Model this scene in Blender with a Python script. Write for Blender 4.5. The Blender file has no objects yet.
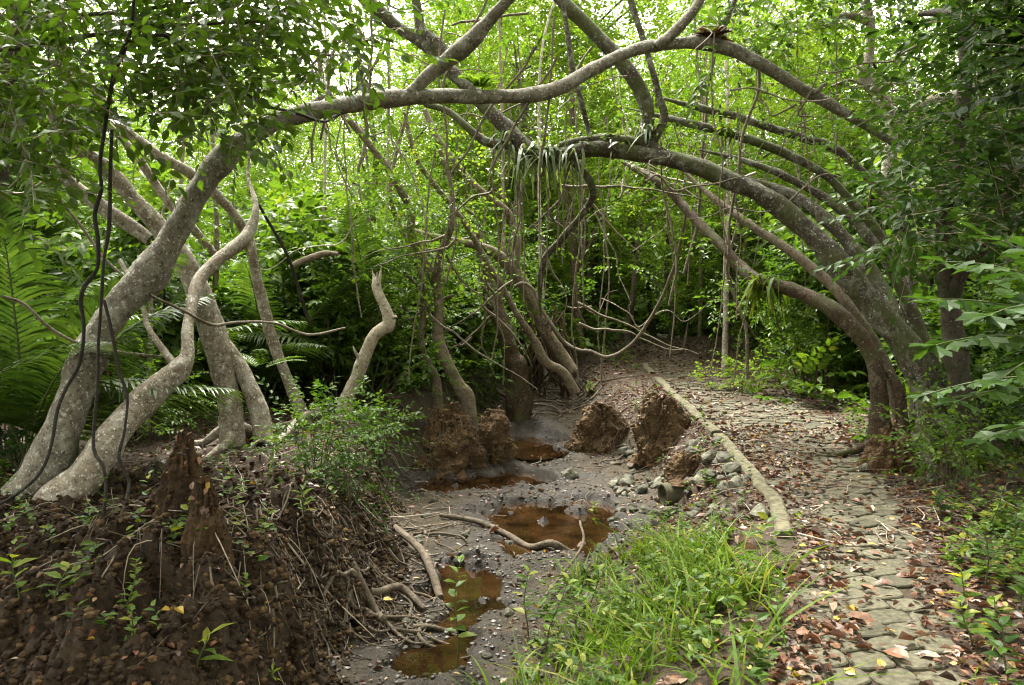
import bpy, math
import numpy as np
from mathutils import Vector

SC = bpy.context.scene
COL = SC.collection
PI = math.pi
rng = np.random.default_rng(7)
W, H_, F = 1024, 685, 796.0
PITCH = math.radians(3.0)
CAM = np.array([0.0, 0.0, 1.6])
FWD = np.array([0, math.cos(PITCH), -math.sin(PITCH)])
UPV = np.array([0, math.sin(PITCH), math.cos(PITCH)])

# ------------------------------------------------------------------ maths
def smooth(a, b, x):
    t = np.clip((np.asarray(x, float) - a) / (b - a), 0, 1)
    return t * t * (3 - 2 * t)

def unit(v):
    v = np.asarray(v, float)
    return v / np.maximum(np.linalg.norm(v, axis=-1, keepdims=True), 1e-9)

def _hash(ix, iy, iz, seed):
    h = (ix.astype(np.int64) * 374761393 + iy.astype(np.int64) * 668265263 + iz.astype(np.int64) * 2147483647 + seed * 974711) & 0xFFFFFFFF
    h = ((h ^ (h >> 13)) * 1274126177) & 0xFFFFFFFF
    h = ((h ^ (h >> 16)) * 2246822519) & 0xFFFFFFFF
    return ((h ^ (h >> 15)) & 0xFFFFFF) / float(0xFFFFFF)

def noise3(x, y, z, seed=0):
    x, y, z = np.broadcast_arrays(np.asarray(x, float), np.asarray(y, float), np.asarray(z, float))
    x0, y0, z0 = np.floor(x), np.floor(y), np.floor(z)
    fx, fy, fz = x - x0, y - y0, z - z0
    fx, fy, fz = [f * f * (3 - 2 * f) for f in (fx, fy, fz)]
    r = 0
    for i in (0, 1):
        for j in (0, 1):
            for k in (0, 1):
                w = (fx if i else 1 - fx) * (fy if j else 1 - fy) * (fz if k else 1 - fz)
                r = r + w * _hash(x0 + i, y0 + j, z0 + k, seed)
    return r * 2 - 1

def fbm(x, y, z=0.0, o=4, seed=0):
    r, a, f = 0, 0.5, 1.0
    for i in range(o):
        r = r + a * noise3(np.asarray(x) * f, np.asarray(y) * f, np.asarray(z) * f, seed + i)
        a *= 0.5; f *= 2.03
    return r

def worley(x, y, seed=0):
    x, y = np.asarray(x, float), np.asarray(y, float)
    x0, y0 = np.floor(x), np.floor(y)
    best = np.full(x.shape, 9.0)
    z = np.zeros_like(x)
    for i in (-1, 0, 1):
        for j in (-1, 0, 1):
            px = x0 + i + _hash(x0 + i, y0 + j, z, seed)
            py = y0 + j + _hash(x0 + i, y0 + j, z, seed + 5)
            best = np.minimum(best, (px - x) ** 2 + (py - y) ** 2)
    return np.sqrt(best)

# ------------------------------------------------------------------ camera maths: a pixel at a depth
def ray(px, py):
    px, py = np.asarray(px, float), np.asarray(py, float)
    xr = (px - 512) / F; yr = (342.5 - py) / F
    return xr[..., None] * np.array([1.0, 0, 0]) + yr[..., None] * UPV + FWD

def P(px, py, d):
    return CAM + ray(px, py) * np.asarray(d, float)[..., None]

def proj(p):
    q = np.asarray(p, float) - CAM
    d = q @ FWD
    return 512 + F * q[..., 0] / d, 342.5 - F * (q @ UPV) / d, d

def zp(y):
    return 0.55 * smooth(6, 22, y) + 0.35 * smooth(28, 60, y)

def G(px, py, off=0.0):
    """point where the ray through a pixel meets the smooth ground raised by off"""
    r = ray(px, py)
    y = np.full(np.shape(np.asarray(px, float)), 8.0)
    for _ in range(60):
        d = (zp(y) + off - CAM[2]) / r[..., 2]
        y = 0.5 * y + 0.5 * np.clip(d * r[..., 1], 0.5, 60)
    d = (zp(y) + off - CAM[2]) / r[..., 2]
    return CAM + r * d[..., None]

# ------------------------------------------------------------------ terrain
_l = np.array([(760, 760), (777, 685), (800, 545), (785, 505), (752, 465), (718, 430), (690, 405), (665, 383), (650, 367), (641, 354), (630, 345)], float)
_r = np.array([(985, 760), (962, 685), (937, 600), (912, 520), (885, 475), (852, 436), (815, 408), (768, 386), (722, 368), (690, 355), (655, 346)], float)
GL, GR = G(_l[:, 0], _l[:, 1]), G(_r[:, 0], _r[:, 1])
def xl_path(y): return np.interp(y, GL[:, 1], GL[:, 0]) - np.where(y > GL[-1, 1], (y - GL[-1, 1]) * 0.8, 0)
def xr_path(y): return np.interp(y, GR[:, 1], GR[:, 0]) - np.where(y > GR[-1, 1], (y - GR[-1, 1]) * 0.8, 0)

CY = np.array([0, 3.0, 4.0, 5.0, 6.3, 8.1, 10.3, 12, 14.6, 18, 21])
CXL = np.array([-0.75, -0.80, -0.83, -0.85, -0.80, -1.05, -1.2, -0.5, 0.1, 0.4, 0.6])
CXR = np.array([-0.5, -0.35, -0.15, 0.0, 0.12, 1.65, 1.45, 1.1, 0.95, 0.8, 0.7])
PUD = []
for (px, py, rx, y0, y1, off) in [(432, 652, 60, 625, 682, -.6), (470, 580, 46, 556, 606, -.6), (560, 518, 76, 492, 546, -.6),
                             (505, 473, 74, 461, 486, -.58), (430, 481, 30, 474, 488, -.58), (532, 438, 28, 427, 452, -.57), (474, 552, 16, 548, 557, -.6), (452, 615, 24, 607, 622, -.6)]:
    c = G(px, py, off); a = G(px, y0, off); b = G(px, y1, off)
    PUD.append((c[0], (a[1] + b[1]) / 2, rx * c[1] / F, (a[1] - b[1]) / 2))

def channel(x, y):
    xl = np.interp(y, CY, CXL) + 0.12 * noise3(x * 0, y * 1.7, 0, 3)
    xr = np.interp(y, CY, CXR) + 0.1 * noise3(x * 0, y * 1.9, 4, 4)
    sl = np.interp(y, [0, 4, 7, 10, 14], [0.7, 0.75, 0.75, 0.8, 1.0])
    sr = np.maximum(xl_path(y) - 0.12 - xr, 0.3)
    sr = np.where(y > 7.3, np.minimum(sr, 0.95), sr)
    tl = smooth(-1, 0, (x - xl) / sl)
    tr = smooth(-1, 0, (xr - x) / sr)
    return tl * tr, tl, tr

def bump(x, y, cx, cy, rx, ry, p=2.0):
    q = ((x - cx) / rx) ** 2 + ((y - cy) / ry) ** 2
    return np.exp(-np.power(q, p / 2 + .5))

RM = G(np.array(900.), np.array(462.), 0.1)
def ground(x, y, detail=True):
    x, y = np.broadcast_arrays(np.asarray(x, float), np.asarray(y, float))
    ch, tl, tr = channel(x, y)
    D = np.interp(y, [0, 11, 15, 21, 22], [0.62, 0.62, 0.42, 0.05, 0])
    left = 1 - tl
    bank = 0.12 + 0.10 * noise3(x * .5, y * .5, 2, 9)
    bank = bank + 0.26 * bump(x, y, -1.75, 4.35, 1.05, 0.7) + 0.16 * bump(x, y, -1.15, 5.3, .6, .8)
    bank = bank - 0.55 * smooth(3.95, 2.7, y + 0.3 * noise3(x * 2, y * 0, 1, 12)) * smooth(0.4, -0.6, x)
    z = zp(y) - D * ch + left * bank
    xr = xr_path(y)
    right = smooth(0.15, 1.2, x - xr)
    z = z + right * (0.06 + 0.12 * noise3(x * .6, y * .6, 7, 2)) + 0.32 * bump(x, y, RM[0] + .15, RM[1] + .3, 1.0, 1.3, 3) * smooth(0.3, .6, x - xr)
    out = smooth(14, 30, np.hypot(x, y))
    z = z + out * 0.5 * noise3(x * .12, y * .12, 3, 6)
    if detail:
        onp = smooth(-.1, .12, x - xl_path(y)) * smooth(.12, -.1, x - xr) 
        rough = (1 - onp)
        z = z + rough * 0.035 * fbm(x * 2.2, y * 2.2, 1, 4, 21)
        soil = left * smooth(9, 5.5, y) * smooth(-4.5, -2.6, x) + tl * (1 - smooth(.75, .97, tl)) * .9
        soil = np.clip(soil, 0, 1) * smooth(13, 8, y)
        cl = 0.5 - worley(x * 8, y * 8, 3); cl2 = 0.5 - worley(x * 19, y * 19, 8)
        z = z + soil * (0.14 * cl + 0.07 * cl2 + 0.22 * fbm(x * 3.2, y * 3.2, 2, 5, 31))
        cv = np.abs(fbm(x * 2.4, y * 2.4, 9, 3, 61)); z = z - soil * 0.20 * smooth(.10, .0, cv)
        z = z + ch * (0.016 * (0.5 - worley(x * 14, y * 14, 5)) + 0.05 * fbm(x * 3.3, y * 3.3, 6, 4, 41))
        for (cx, cy, rx, ry) in PUD:
            q = ((x - cx) / rx) ** 2 + ((y - cy) / ry) ** 2 + 0.9 * noise3(x * 3, y * 3, 8, 51) + .35 * noise3(x * 9, y * 9, 8, 53)
            z = z - 0.12 * smooth(1.25, 0.5, q) * smooth(.3, .8, ch)
    return z

def hit(px, py):
    """where the ray through a pixel first meets the ground"""
    px, py = np.asarray(px, float), np.asarray(py, float)
    r = ray(px, py)
    ts = np.concatenate([np.arange(2.0, 14, 0.05), np.arange(14, 45, 0.25)])
    q = CAM + r[..., None, :] * ts[:, None]
    under = q[..., 2] < ground(q[..., 0], q[..., 1], False)
    d = np.where(under.any(-1), ts[under.argmax(-1)], np.nan)
    d = np.where(np.isnan(d), 45, d)
    p = CAM + r * d[..., None]
    p[..., 2] = ground(p[..., 0], p[..., 1], True)
    return p

# ------------------------------------------------------------------ mesh plumbing
class MB:
    def __init__(s):
        s.V, s.T, s.Q, s.R, s.n = [], [], [], [], 0
    def add(s, V, Fc, rnd=0.0):
        V = np.asarray(V, np.float32).reshape(-1, 3)
        Fc = np.asarray(Fc, np.int64)
        s.V.append(V)
        (s.T if Fc.shape[1] == 3 else s.Q).append(Fc + s.n)
        s.R.append(np.broadcast_to(np.asarray(rnd, np.float32), (len(V),)))
        s.n += len(V)
        return s
    def build(s, name, mat, parent=None, smooth=True, loc=None, extra=None):
        V = np.concatenate(s.V) if s.V else np.zeros((0, 3), np.float32)
        if loc is not None: V = V - np.asarray(loc, np.float32)
        T = np.concatenate(s.T) if s.T else np.zeros((0, 3), np.int64)
        Q = np.concatenate(s.Q) if s.Q else np.zeros((0, 4), np.int64)
        me = bpy.data.meshes.new(name)
        me.vertices.add(len(V)); me.vertices.foreach_set('co', V.ravel())
        li = np.concatenate([T.ravel(), Q.ravel()]).astype(np.int32)
        me.loops.add(len(li)); me.loops.foreach_set('vertex_index', li)
        st = np.concatenate([np.arange(len(T)) * 3, len(T) * 3 + np.arange(len(Q)) * 4]).astype(np.int32)
        me.polygons.add(len(st)); me.polygons.foreach_set('loop_start', st)
        me.polygons.foreach_set('use_smooth', np.full(len(st), smooth))
        a = me.attributes.new('rnd', 'FLOAT', 'POINT'); a.data.foreach_set('value', np.concatenate(s.R).astype(np.float32) if s.R else np.zeros(0, np.float32))
        for k, arr in (extra or {}).items():
            a = me.attributes.new(k, 'FLOAT', 'POINT'); a.data.foreach_set('value', np.asarray(arr, np.float32))
        me.update(calc_edges=True)
        if mat: me.materials.append(mat)
        o = bpy.data.objects.new(name, me); COL.objects.link(o)
        if loc is not None and parent is None: o.location = Vector([float(c) for c in loc])
        if parent: o.parent = parent
        return o

def tag(o, label=None, cat=None, group=None, kind=None):
    if label: o['label'] = label
    if cat: o['category'] = cat
    if group: o['group'] = group
    if kind: o['kind'] = kind
    return o

def empty(name, loc, label, cat, group=None):
    o = bpy.data.objects.new(name, None); COL.objects.link(o)
    o.empty_display_size = .2
    o.location = Vector([float(c) for c in loc])
    return tag(o, label, cat, group)

def copy_tree(o, loc, rz=0.0, sc=(1, 1, 1), label=None, group=None):
    r = o.copy(); COL.objects.link(r)
    r.location = Vector([float(c) for c in loc]); r.rotation_euler = (0, 0, rz); r.scale = sc
    if label: r['label'] = label
    if group: r['group'] = group
    for ch in [c for c in bpy.data.objects if c.parent == o]:
        c = ch.copy(); COL.objects.link(c); c.parent = r
    return r

# ------------------------------------------------------------------ tubes
def resample(pts, step):
    """Catmull-Rom through rows of (x, y, z, radius)"""
    p = np.asarray(pts, float)
    q = np.vstack([2 * p[0] - p[1], p, 2 * p[-1] - p[-2]])
    out = []
    for i in range(len(p) - 1):
        a, b, c, d = q[i], q[i + 1], q[i + 2], q[i + 3]
        n = max(2, int(np.linalg.norm(c[:3] - b[:3]) / step) + 1)
        t = np.linspace(0, 1, n, endpoint=False)[:, None]
        out.append(0.5 * ((2 * b) + (-a + c) * t + (2 * a - 5 * b + 4 * c - d) * t ** 2 + (-a + 3 * b - 3 * c + d) * t ** 3))
    out.append(p[-1:])
    r = np.vstack(out)
    r[:, 3] = np.maximum(r[:, 3], min(p[:, 3].min() * .8, p[-1, 3]))
    return r

def tube(mb, pts, step=0.06, sides=10, rough=0.08, wob=0.0, rnd=0.0, seed=0, freq=5.0, knots=0):
    c = resample(pts, step)
    n = len(c)
    X, R = c[:, :3].copy(), c[:, 3]
    if wob:
        t = np.cumsum(np.r_[0, np.linalg.norm(np.diff(X, axis=0), axis=1)])
        fade = np.minimum(1, np.minimum(t, t[-1] - t) / (0.15 * t[-1] + 1e-6))
        for k in range(3):
            X[:, k] += wob * fade * fbm(t * 1.3, np.full(n, 7.1 * k + seed * 3.7), 0.5, 3, seed + k)
    Tn = unit(np.gradient(X, axis=0))
    N = np.zeros_like(Tn)
    a = np.array([0, 0, 1.0]) if abs(Tn[0, 2]) < .9 else np.array([1.0, 0, 0])
    N[0] = unit(a - Tn[0] * (a @ Tn[0]))
    for i in range(1, n):
        v = N[i - 1] - Tn[i] * (N[i - 1] @ Tn[i]); N[i] = v / (np.linalg.norm(v) + 1e-9)
    B = np.cross(Tn, N)
    th = np.linspace(0, 2 * PI, sides, endpoint=False)
    ring = np.cos(th)[None, :, None] * N[:, None] + np.sin(th)[None, :, None] * B[:, None]
    rr = np.broadcast_to(R[:, None], (n, sides)).copy()
    if rough:
        S = X[:, None] + ring * R[:, None, None]
        rr = rr * (1 + rough * 2.2 * fbm(S[..., 0] * freq, S[..., 1] * freq, S[..., 2] * freq * .6, 3, seed + 60))
    if knots:
        kn = noise3(S[..., 0] * 2.6, S[..., 1] * 2.6, S[..., 2] * 2.6, seed + 90)
        rr = rr * (1 + .24 * smooth(.42, .8, kn) - .12 * smooth(-.45, -.8, kn))
        rr = rr + np.minimum(.012, R[:, None] * .10) * fbm(S[..., 0] * 22, S[..., 1] * 22, S[..., 2] * 13, 2, seed + 70)
    V = (X[:, None] + ring * rr[..., None]).reshape(-1, 3)
    i = np.arange(n - 1)[:, None] * sides; j = np.arange(sides)[None]; j2 = (j + 1) % sides
    Fq = np.stack([i + j, i + j2, i + sides + j2, i + sides + j], -1).reshape(-1, 4)
    mb.add(V, Fq, rnd)
    b = (n - 1) * sides; k0 = mb.n - len(V)
    tip = X[-1] + Tn[-1] * R[-1] * .6
    cap = np.vstack([V[b:b + sides], tip])
    mb.add(cap, np.stack([np.arange(sides), (np.arange(sides) + 1) % sides, np.full(sides, sides)], -1), rnd)
    return c

def line(px):
    """rows of (pixel x, pixel y, depth, pixel radius) to world rows"""
    a = np.asarray(px, float)
    p = P(a[:, 0], a[:, 1], a[:, 2])
    return np.hstack([p, (a[:, 3] * a[:, 2] / F)[:, None]])

# ------------------------------------------------------------------ leaves
T4 = (np.array([(0, 0, 0), (-.27, .42, .07), (0, 1, -.08), (.27, .42, .07)]), np.array([(0, 3, 2), (0, 2, 1)]))
T8 = (np.array([(0, 0, 0), (-.2, .22, .03), (.2, .22, .03), (-.25, .55, .03), (.25, .55, .03), (0, 1.0, -.16), (0, .3, -.02), (0, .65, -.06)]),
      np.array([(0, 6, 1), (0, 2, 6), (1, 6, 3), (6, 7, 3), (6, 2, 4), (6, 4, 7), (3, 7, 5), (7, 4, 5)]))
TL = (T8[0] * np.array([.5, 1, 1]), T8[1])                                  # lance-shaped
TW = (np.array([(0, 0, 0), (-.40, .6, .03), (-.38, .86, -.04), (-.14, .80, 0), (.02, 1.0, -.08), (.18, .76, 0), (.38, .66, .0), (.27, .38, .03), (0, .45, -.03)]),
      np.array([(0, 8, 1), (1, 8, 2), (2, 8, 3), (3, 8, 4), (4, 8, 5), (5, 8, 6), (6, 8, 7), (7, 8, 0)]))   # fishtail leaflet
TB = (np.array([(-.05, 0, 0), (.05, 0, 0), (-.055, .35, .03), (.055, .35, .03), (-.04, .7, -.01), (.04, .7, -.01), (0, 1, -.12)]),
      np.array([(0, 1, 3), (0, 3, 2), (2, 3, 5), (2, 5, 4), (4, 5, 6)]))     # strap

def put_leaves(mb, pos, d, nrm, size, tmpl, rnd):
    tv, tf = tmpl
    Y = unit(d); X = unit(np.cross(Y, nrm)); Z = np.cross(X, Y)
    s = np.asarray(size, float).reshape(-1, 1, 1)
    V = pos[:, None] + s * (tv[None, :, 0:1] * X[:, None] + tv[None, :, 1:2] * Y[:, None] + tv[None, :, 2:3] * Z[:, None])
    n, k = len(pos), len(tv)
    Fc = (np.arange(n)[:, None, None] * k + tf[None]).reshape(-1, tf.shape[1])
    mb.add(V.reshape(-1, 3), Fc, np.repeat(np.asarray(rnd, float), k))

def sprays(mb, O, T, N, L, n, size, rg, tmpl=T4, spread=60, droop=.25, twig=None, jit=.35, alive=1.0, rbase=None):
    S = len(O)
    T = unit(T); sd = unit(np.cross(T, N)); N = np.cross(sd, T)
    L = np.broadcast_to(np.asarray(L, float), (S,))
    s = np.linspace(.15, 1, n)
    sg = np.where(np.arange(n) % 2 == 0, 1.0, -1.0)
    an = np.radians(spread) * np.linspace(1, .75, n); an[-1] = 0
    A = an[None] + rg.normal(0, .18, (S, n))
    pos = O[:, None] + T[:, None] * (L[:, None] * s[None])[..., None]
    pos[..., 2] -= droop * L[:, None] * s[None] ** 2 * .6
    dr = T[:, None] * np.cos(A)[..., None] + sd[:, None] * (np.sin(A) * sg[None])[..., None]
    dr = dr + rg.normal(0, jit * .5, dr.shape); dr[..., 2] -= droop
    nr = N[:, None] + rg.normal(0, jit, dr.shape)
    sz = np.asarray(size) * rg.uniform(.65, 1.2, (S, n))
    base = rg.uniform(0, 1, (S, 1)) if rbase is None else np.asarray(rbase).reshape(-1, 1)
    r = np.clip(.6 * base + .4 * rg.uniform(0, 1, (S, n)), 0, 1)
    keep = (rg.uniform(0, 1, (S, n)) < alive).ravel()
    put_leaves(mb, pos.reshape(-1, 3)[keep], dr.reshape(-1, 3)[keep], nr.reshape(-1, 3)[keep], sz.ravel()[keep], tmpl, r.ravel()[keep])
    if twig is not None:
        tb, rad = twig
        t3 = np.array([0, .5, 1.0])
        C = O[:, None] + T[:, None] * (L[:, None] * t3[None])[..., None]
        C[..., 2] -= droop * L[:, None] * t3[None] ** 2 * .6
        rr = rad * np.array([1, .75, .4])
        ring = []
        for a in (0, 2 * PI / 3, 4 * PI / 3):
            ring.append(C + (sd[:, None] * math.cos(a) + N[:, None] * math.sin(a)) * rr[None, :, None])
        V = np.stack(ring, 2).reshape(S, 9, 3)
        f = []
        for i in range(2):
            for j in range(3):
                f.append((i * 3 + j, i * 3 + (j + 1) % 3, i * 3 + 3 + (j + 1) % 3, i * 3 + 3 + j))
        Fc = (np.arange(S)[:, None, None] * 9 + np.array(f)[None]).reshape(-1, 4)
        tb.add(V.reshape(-1, 3), Fc, 0.5)

def rand_dirs(n, rg, up=0.0):
    v = rg.normal(0, 1, (n, 3)); v[:, 2] += up
    return unit(v)

def clump_sprays(mb, centers, rad, per, L, n, size, rg, up=.15, **kw):
    """leafy sprays growing outward from the middle of each clump"""
    C = np.repeat(np.asarray(centers, float), per, 0)
    R = np.repeat(np.broadcast_to(np.asarray(rad, float), (len(centers),)), per)
    d = rand_dirs(len(C), rg, .25)
    O = C + d * (R * rg.uniform(.1, .75, len(C)))[:, None]
    T = unit(d + rg.normal(0, .45, d.shape) + np.array([0, 0, up]))
    T[:, 2] *= .6
    N = unit(np.array([0, 0, 1.0]) + rg.normal(0, .3, d.shape))
    cb = np.repeat(rg.uniform(0, 1, len(centers)), per)
    rb = np.clip(.55 * cb + .45 * rg.uniform(0, 1, len(C)), 0, 1)
    sprays(mb, O, T, N, L * rg.uniform(.6, 1.25, len(C)), n, size, rg, rbase=rb, **kw)

# ------------------------------------------------------------------ materials
def new_mat(name):
    m = bpy.data.materials.new(name); m.use_nodes = True
    nt = m.node_tree; nt.nodes.clear()
    out = nt.nodes.new('ShaderNodeOutputMaterial')
    return m, nt, nt.nodes, nt.links, out

def ramp(ns, stops, interp='LINEAR'):
    r = ns.new('ShaderNodeValToRGB'); cr = r.color_ramp; cr.interpolation = interp
    while len(cr.elements) < len(stops): cr.elements.new(.5)
    for e, (p, c) in zip(cr.elements, stops): e.position = p; e.color = (*c, 1)
    return r

def leaf_mat(name, stops, trans=.4, tint=(1.25, 1.35, .55), rough=.42, spec=.4):
    m, nt, ns, lk, out = new_mat(name)
    at = ns.new('ShaderNodeAttribute'); at.attribute_name = 'rnd'
    rp = ramp(ns, stops); lk.new(at.outputs['Fac'], rp.inputs[0])
    nz = ns.new('ShaderNodeTexNoise'); nz.inputs['Scale'].default_value = 14; nz.inputs['Detail'].default_value = 2
    tc = ns.new('ShaderNodeTexCoord'); lk.new(tc.outputs['Object'], nz.inputs['Vector'])
    hs = ns.new('ShaderNodeHueSaturation')
    mr = ns.new('ShaderNodeMapRange'); mr.inputs[1].default_value = .3; mr.inputs[2].default_value = .7; mr.inputs[3].default_value = .75; mr.inputs[4].default_value = 1.25
    lk.new(nz.outputs['Fac'], mr.inputs[0]); lk.new(mr.outputs[0], hs.inputs['Value']); lk.new(rp.outputs[0], hs.inputs['Color'])
    pb = ns.new('ShaderNodeBsdfPrincipled'); pb.inputs['Roughness'].default_value = rough; pb.inputs['Specular IOR Level'].default_value = spec
    lk.new(hs.outputs[0], pb.inputs['Base Color'])
    mx = ns.new('ShaderNodeMixShader'); mx.inputs[0].default_value = trans
    tr = ns.new('ShaderNodeBsdfTranslucent')
    mu = ns.new('ShaderNodeMix'); mu.data_type = 'RGBA'; mu.blend_type = 'MULTIPLY'; mu.inputs[0].default_value = 1
    mu.inputs[7].default_value = (*tint, 1); lk.new(hs.outputs[0], mu.inputs[6]); lk.new(mu.outputs[2], tr.inputs['Color'])
    lk.new(pb.outputs[0], mx.inputs[1]); lk.new(tr.outputs[0], mx.inputs[2]); lk.new(mx.outputs[0], out.inputs[0])
    return m

def bark_mat(name, c1, c2, lichen, lich=.5, moss=(.05, .07, .015), mossy=.4, scale=1.0, bump=.9):
    m, nt, ns, lk, out = new_mat(name)
    ge = ns.new('ShaderNodeNewGeometry'); pos = ge.outputs['Position']
    def noise(sc, det=4, rough=.6):
        n = ns.new('ShaderNodeTexNoise'); n.inputs['Scale'].default_value = sc * scale; n.inputs['Detail'].default_value = det; n.inputs['Roughness'].default_value = rough
        lk.new(pos, n.inputs['Vector']); return n.outputs['Fac']
    base = ramp(ns, [(.3, c1), (.7, c2)]); lk.new(noise(9, 5, .7), base.inputs[0])
    def layer(prev, col, fac):
        mx = ns.new('ShaderNodeMix'); mx.data_type = 'RGBA'
        lk.new(fac, mx.inputs[0]); lk.new(prev, mx.inputs[6]); mx.inputs[7].default_value = (*col, 1)
        return mx.outputs[2]
    def mask(sock, lo, hi, top=1.0):
        r = ns.new('ShaderNodeMapRange'); r.inputs[1].default_value = lo; r.inputs[2].default_value = hi; r.inputs[4].default_value = top
        lk.new(sock, r.inputs[0]); return r.outputs[0]
    dark = layer(base.outputs[0], tuple(.4 * c for c in c1), mask(noise(30, 4, .7), .52, .63, .85))
    l0 = layer(dark, tuple(.75 * c for c in lichen), mask(noise(6, 6, .75), .62 - .22 * lich, .74 - .22 * lich, .6))
    l1 = layer(l0, lichen, mask(noise(17, 5, .7), .70 - .2 * lich, .77 - .2 * lich, .8))
    l2 = layer(l1, tuple(min(1, 1.25 * c) for c in lichen), mask(noise(46, 3, .6), .68 - .12 * lich, .73 - .12 * lich, .8))
    mm = ns.new('ShaderNodeMath'); mm.operation = 'MULTIPLY'
    lk.new(mask(noise(3.2, 4), .66 - .3 * mossy, .78 - .3 * mossy), mm.inputs[0]); mm.inputs[1].default_value = min(1, .45 + mossy * .5)
    l3 = layer(l2, moss, mm.outputs[0])
    pb = ns.new('ShaderNodeBsdfPrincipled'); pb.inputs['Roughness'].default_value = .8; pb.inputs['Specular IOR Level'].default_value = .25
    lk.new(l3, pb.inputs['Base Color'])
    bm = ns.new('ShaderNodeBump'); bm.inputs['Strength'].default_value = bump; bm.inputs['Distance'].default_value = .02
    lk.new(noise(34, 8, .8), bm.inputs['Height']); lk.new(bm.outputs[0], pb.inputs['Normal'])
    lk.new(pb.outputs[0], out.inputs[0])
    return m

def rnd_mat(name, stops, rough=.7, spec=.3, bump=0, trans=0, nscale=30, var=.35):
    m, nt, ns, lk, out = new_mat(name)
    at = ns.new('ShaderNodeAttribute'); at.attribute_name = 'rnd'
    rp = ramp(ns, stops); lk.new(at.outputs['Fac'], rp.inputs[0])
    tc = ns.new('ShaderNodeNewGeometry')
    nz = ns.new('ShaderNodeTexNoise'); nz.inputs['Scale'].default_value = nscale; nz.inputs['Detail'].default_value = 5; lk.new(tc.outputs['Position'], nz.inputs['Vector'])
    mr = ns.new('ShaderNodeMapRange'); mr.inputs[1].default_value = .3; mr.inputs[2].default_value = .7; mr.inputs[3].default_value = 1 - var; mr.inputs[4].default_value = 1 + var
    hs = ns.new('ShaderNodeHueSaturation'); lk.new(nz.outputs['Fac'], mr.inputs[0]); lk.new(mr.outputs[0], hs.inputs['Value']); lk.new(rp.outputs[0], hs.inputs['Color'])
    pb = ns.new('ShaderNodeBsdfPrincipled'); pb.inputs['Roughness'].default_value = rough; pb.inputs['Specular IOR Level'].default_value = spec
    lk.new(hs.outputs[0], pb.inputs['Base Color'])
    if bump:
        bm = ns.new('ShaderNodeBump'); bm.inputs['Strength'].default_value = bump; bm.inputs['Distance'].default_value = .01
        lk.new(nz.outputs['Fac'], bm.inputs['Height']); lk.new(bm.outputs[0], pb.inputs['Normal'])
    if trans:
        mx = ns.new('ShaderNodeMixShader'); mx.inputs[0].default_value = trans; tr = ns.new('ShaderNodeBsdfTranslucent'); lk.new(hs.outputs[0], tr.inputs[0])
        lk.new(pb.outputs[0], mx.inputs[1]); lk.new(tr.outputs[0], mx.inputs[2]); lk.new(mx.outputs[0], out.inputs[0])
    else: lk.new(pb.outputs[0], out.inputs[0])
    return m

M = {}
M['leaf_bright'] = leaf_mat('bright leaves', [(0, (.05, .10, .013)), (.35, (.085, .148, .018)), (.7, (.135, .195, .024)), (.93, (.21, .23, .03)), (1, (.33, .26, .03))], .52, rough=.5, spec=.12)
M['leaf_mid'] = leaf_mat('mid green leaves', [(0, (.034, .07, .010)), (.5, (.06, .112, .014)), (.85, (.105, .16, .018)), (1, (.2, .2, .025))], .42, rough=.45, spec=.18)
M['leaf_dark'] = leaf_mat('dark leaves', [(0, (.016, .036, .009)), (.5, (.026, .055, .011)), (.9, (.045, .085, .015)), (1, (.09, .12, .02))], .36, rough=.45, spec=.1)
M['leaf_over'] = leaf_mat('overhanging leaves', [(0, (.032, .064, .009)), (.5, (.055, .10, .012)), (.9, (.09, .15, .016)), (1, (.18, .22, .025))], .5, rough=.38, spec=.32)
M['palm'] = leaf_mat('palm leaflets', [(0, (.020, .039, .010)), (.5, (.034, .063, .012)), (1, (.07, .10, .017))], .4, rough=.4, spec=.22)
M['grass'] = leaf_mat('grass blades', [(0, (.045, .085, .008)), (.5, (.08, .14, .012)), (.85, (.12, .18, .016)), (1, (.2, .17, .05))], .4, rough=.5, spec=.1)
M['strap'] = leaf_mat('strap leaves', [(0, (.06, .09, .03)), (.6, (.10, .14, .05)), (1, (.2, .22, .1))], .3)
M['fern_red'] = leaf_mat('dry reddish fronds', [(0, (.045, .022, .013)), (.6, (.085, .038, .02)), (1, (.08, .06, .03))], .25, tint=(1.2, .8, .5))
M['bark_pale'] = bark_mat('pale lichened bark', (.14, .11, .08), (.30, .25, .19), (.58, .56, .48), .62, (.075, .08, .025), .18)
M['bark_arch'] = bark_mat('grey arching bark', (.10, .088, .066), (.21, .185, .142), (.46, .455, .39), .55, (.06, .07, .025), .32)
M['bark_white'] = bark_mat('bleached dead wood', (.24, .20, .145), (.44, .39, .30), (.60, .56, .47), .45, (.2, .16, .09), .3, bump=1.0)
M['bark_mossy'] = bark_mat('mossy dark bark', (.032, .026, .017), (.078, .063, .042), (.34, .35, .28), .55, (.055, .065, .015), .62)
M['bark_dark'] = bark_mat('dark wet bark', (.03, .024, .017), (.075, .058, .04), (.2, .2, .16), .15, (.03, .04, .012), .45)
M['bark_rust'] = bark_mat('rusty brown bark', (.034, .023, .014), (.088, .056, .029), (.26, .25, .19), .35, (.05, .055, .014), .55)
M['bark_brown'] = bark_mat('brown bark', (.10, .075, .05), (.20, .16, .11), (.32, .31, .25), .35, (.06, .07, .02), .3)
M['bark_wood'] = bark_mat('dark wood bark', (.035, .028, .02), (.08, .065, .045), (.2, .2, .15), .3, (.05, .06, .015), .45)  # darker brown bark for the trees of the wood
M['vine'] = bark_mat('liana bark', (.10, .08, .055), (.2, .165, .115), (.3, .29, .23), .3, (.06, .07, .02), .25)
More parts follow.
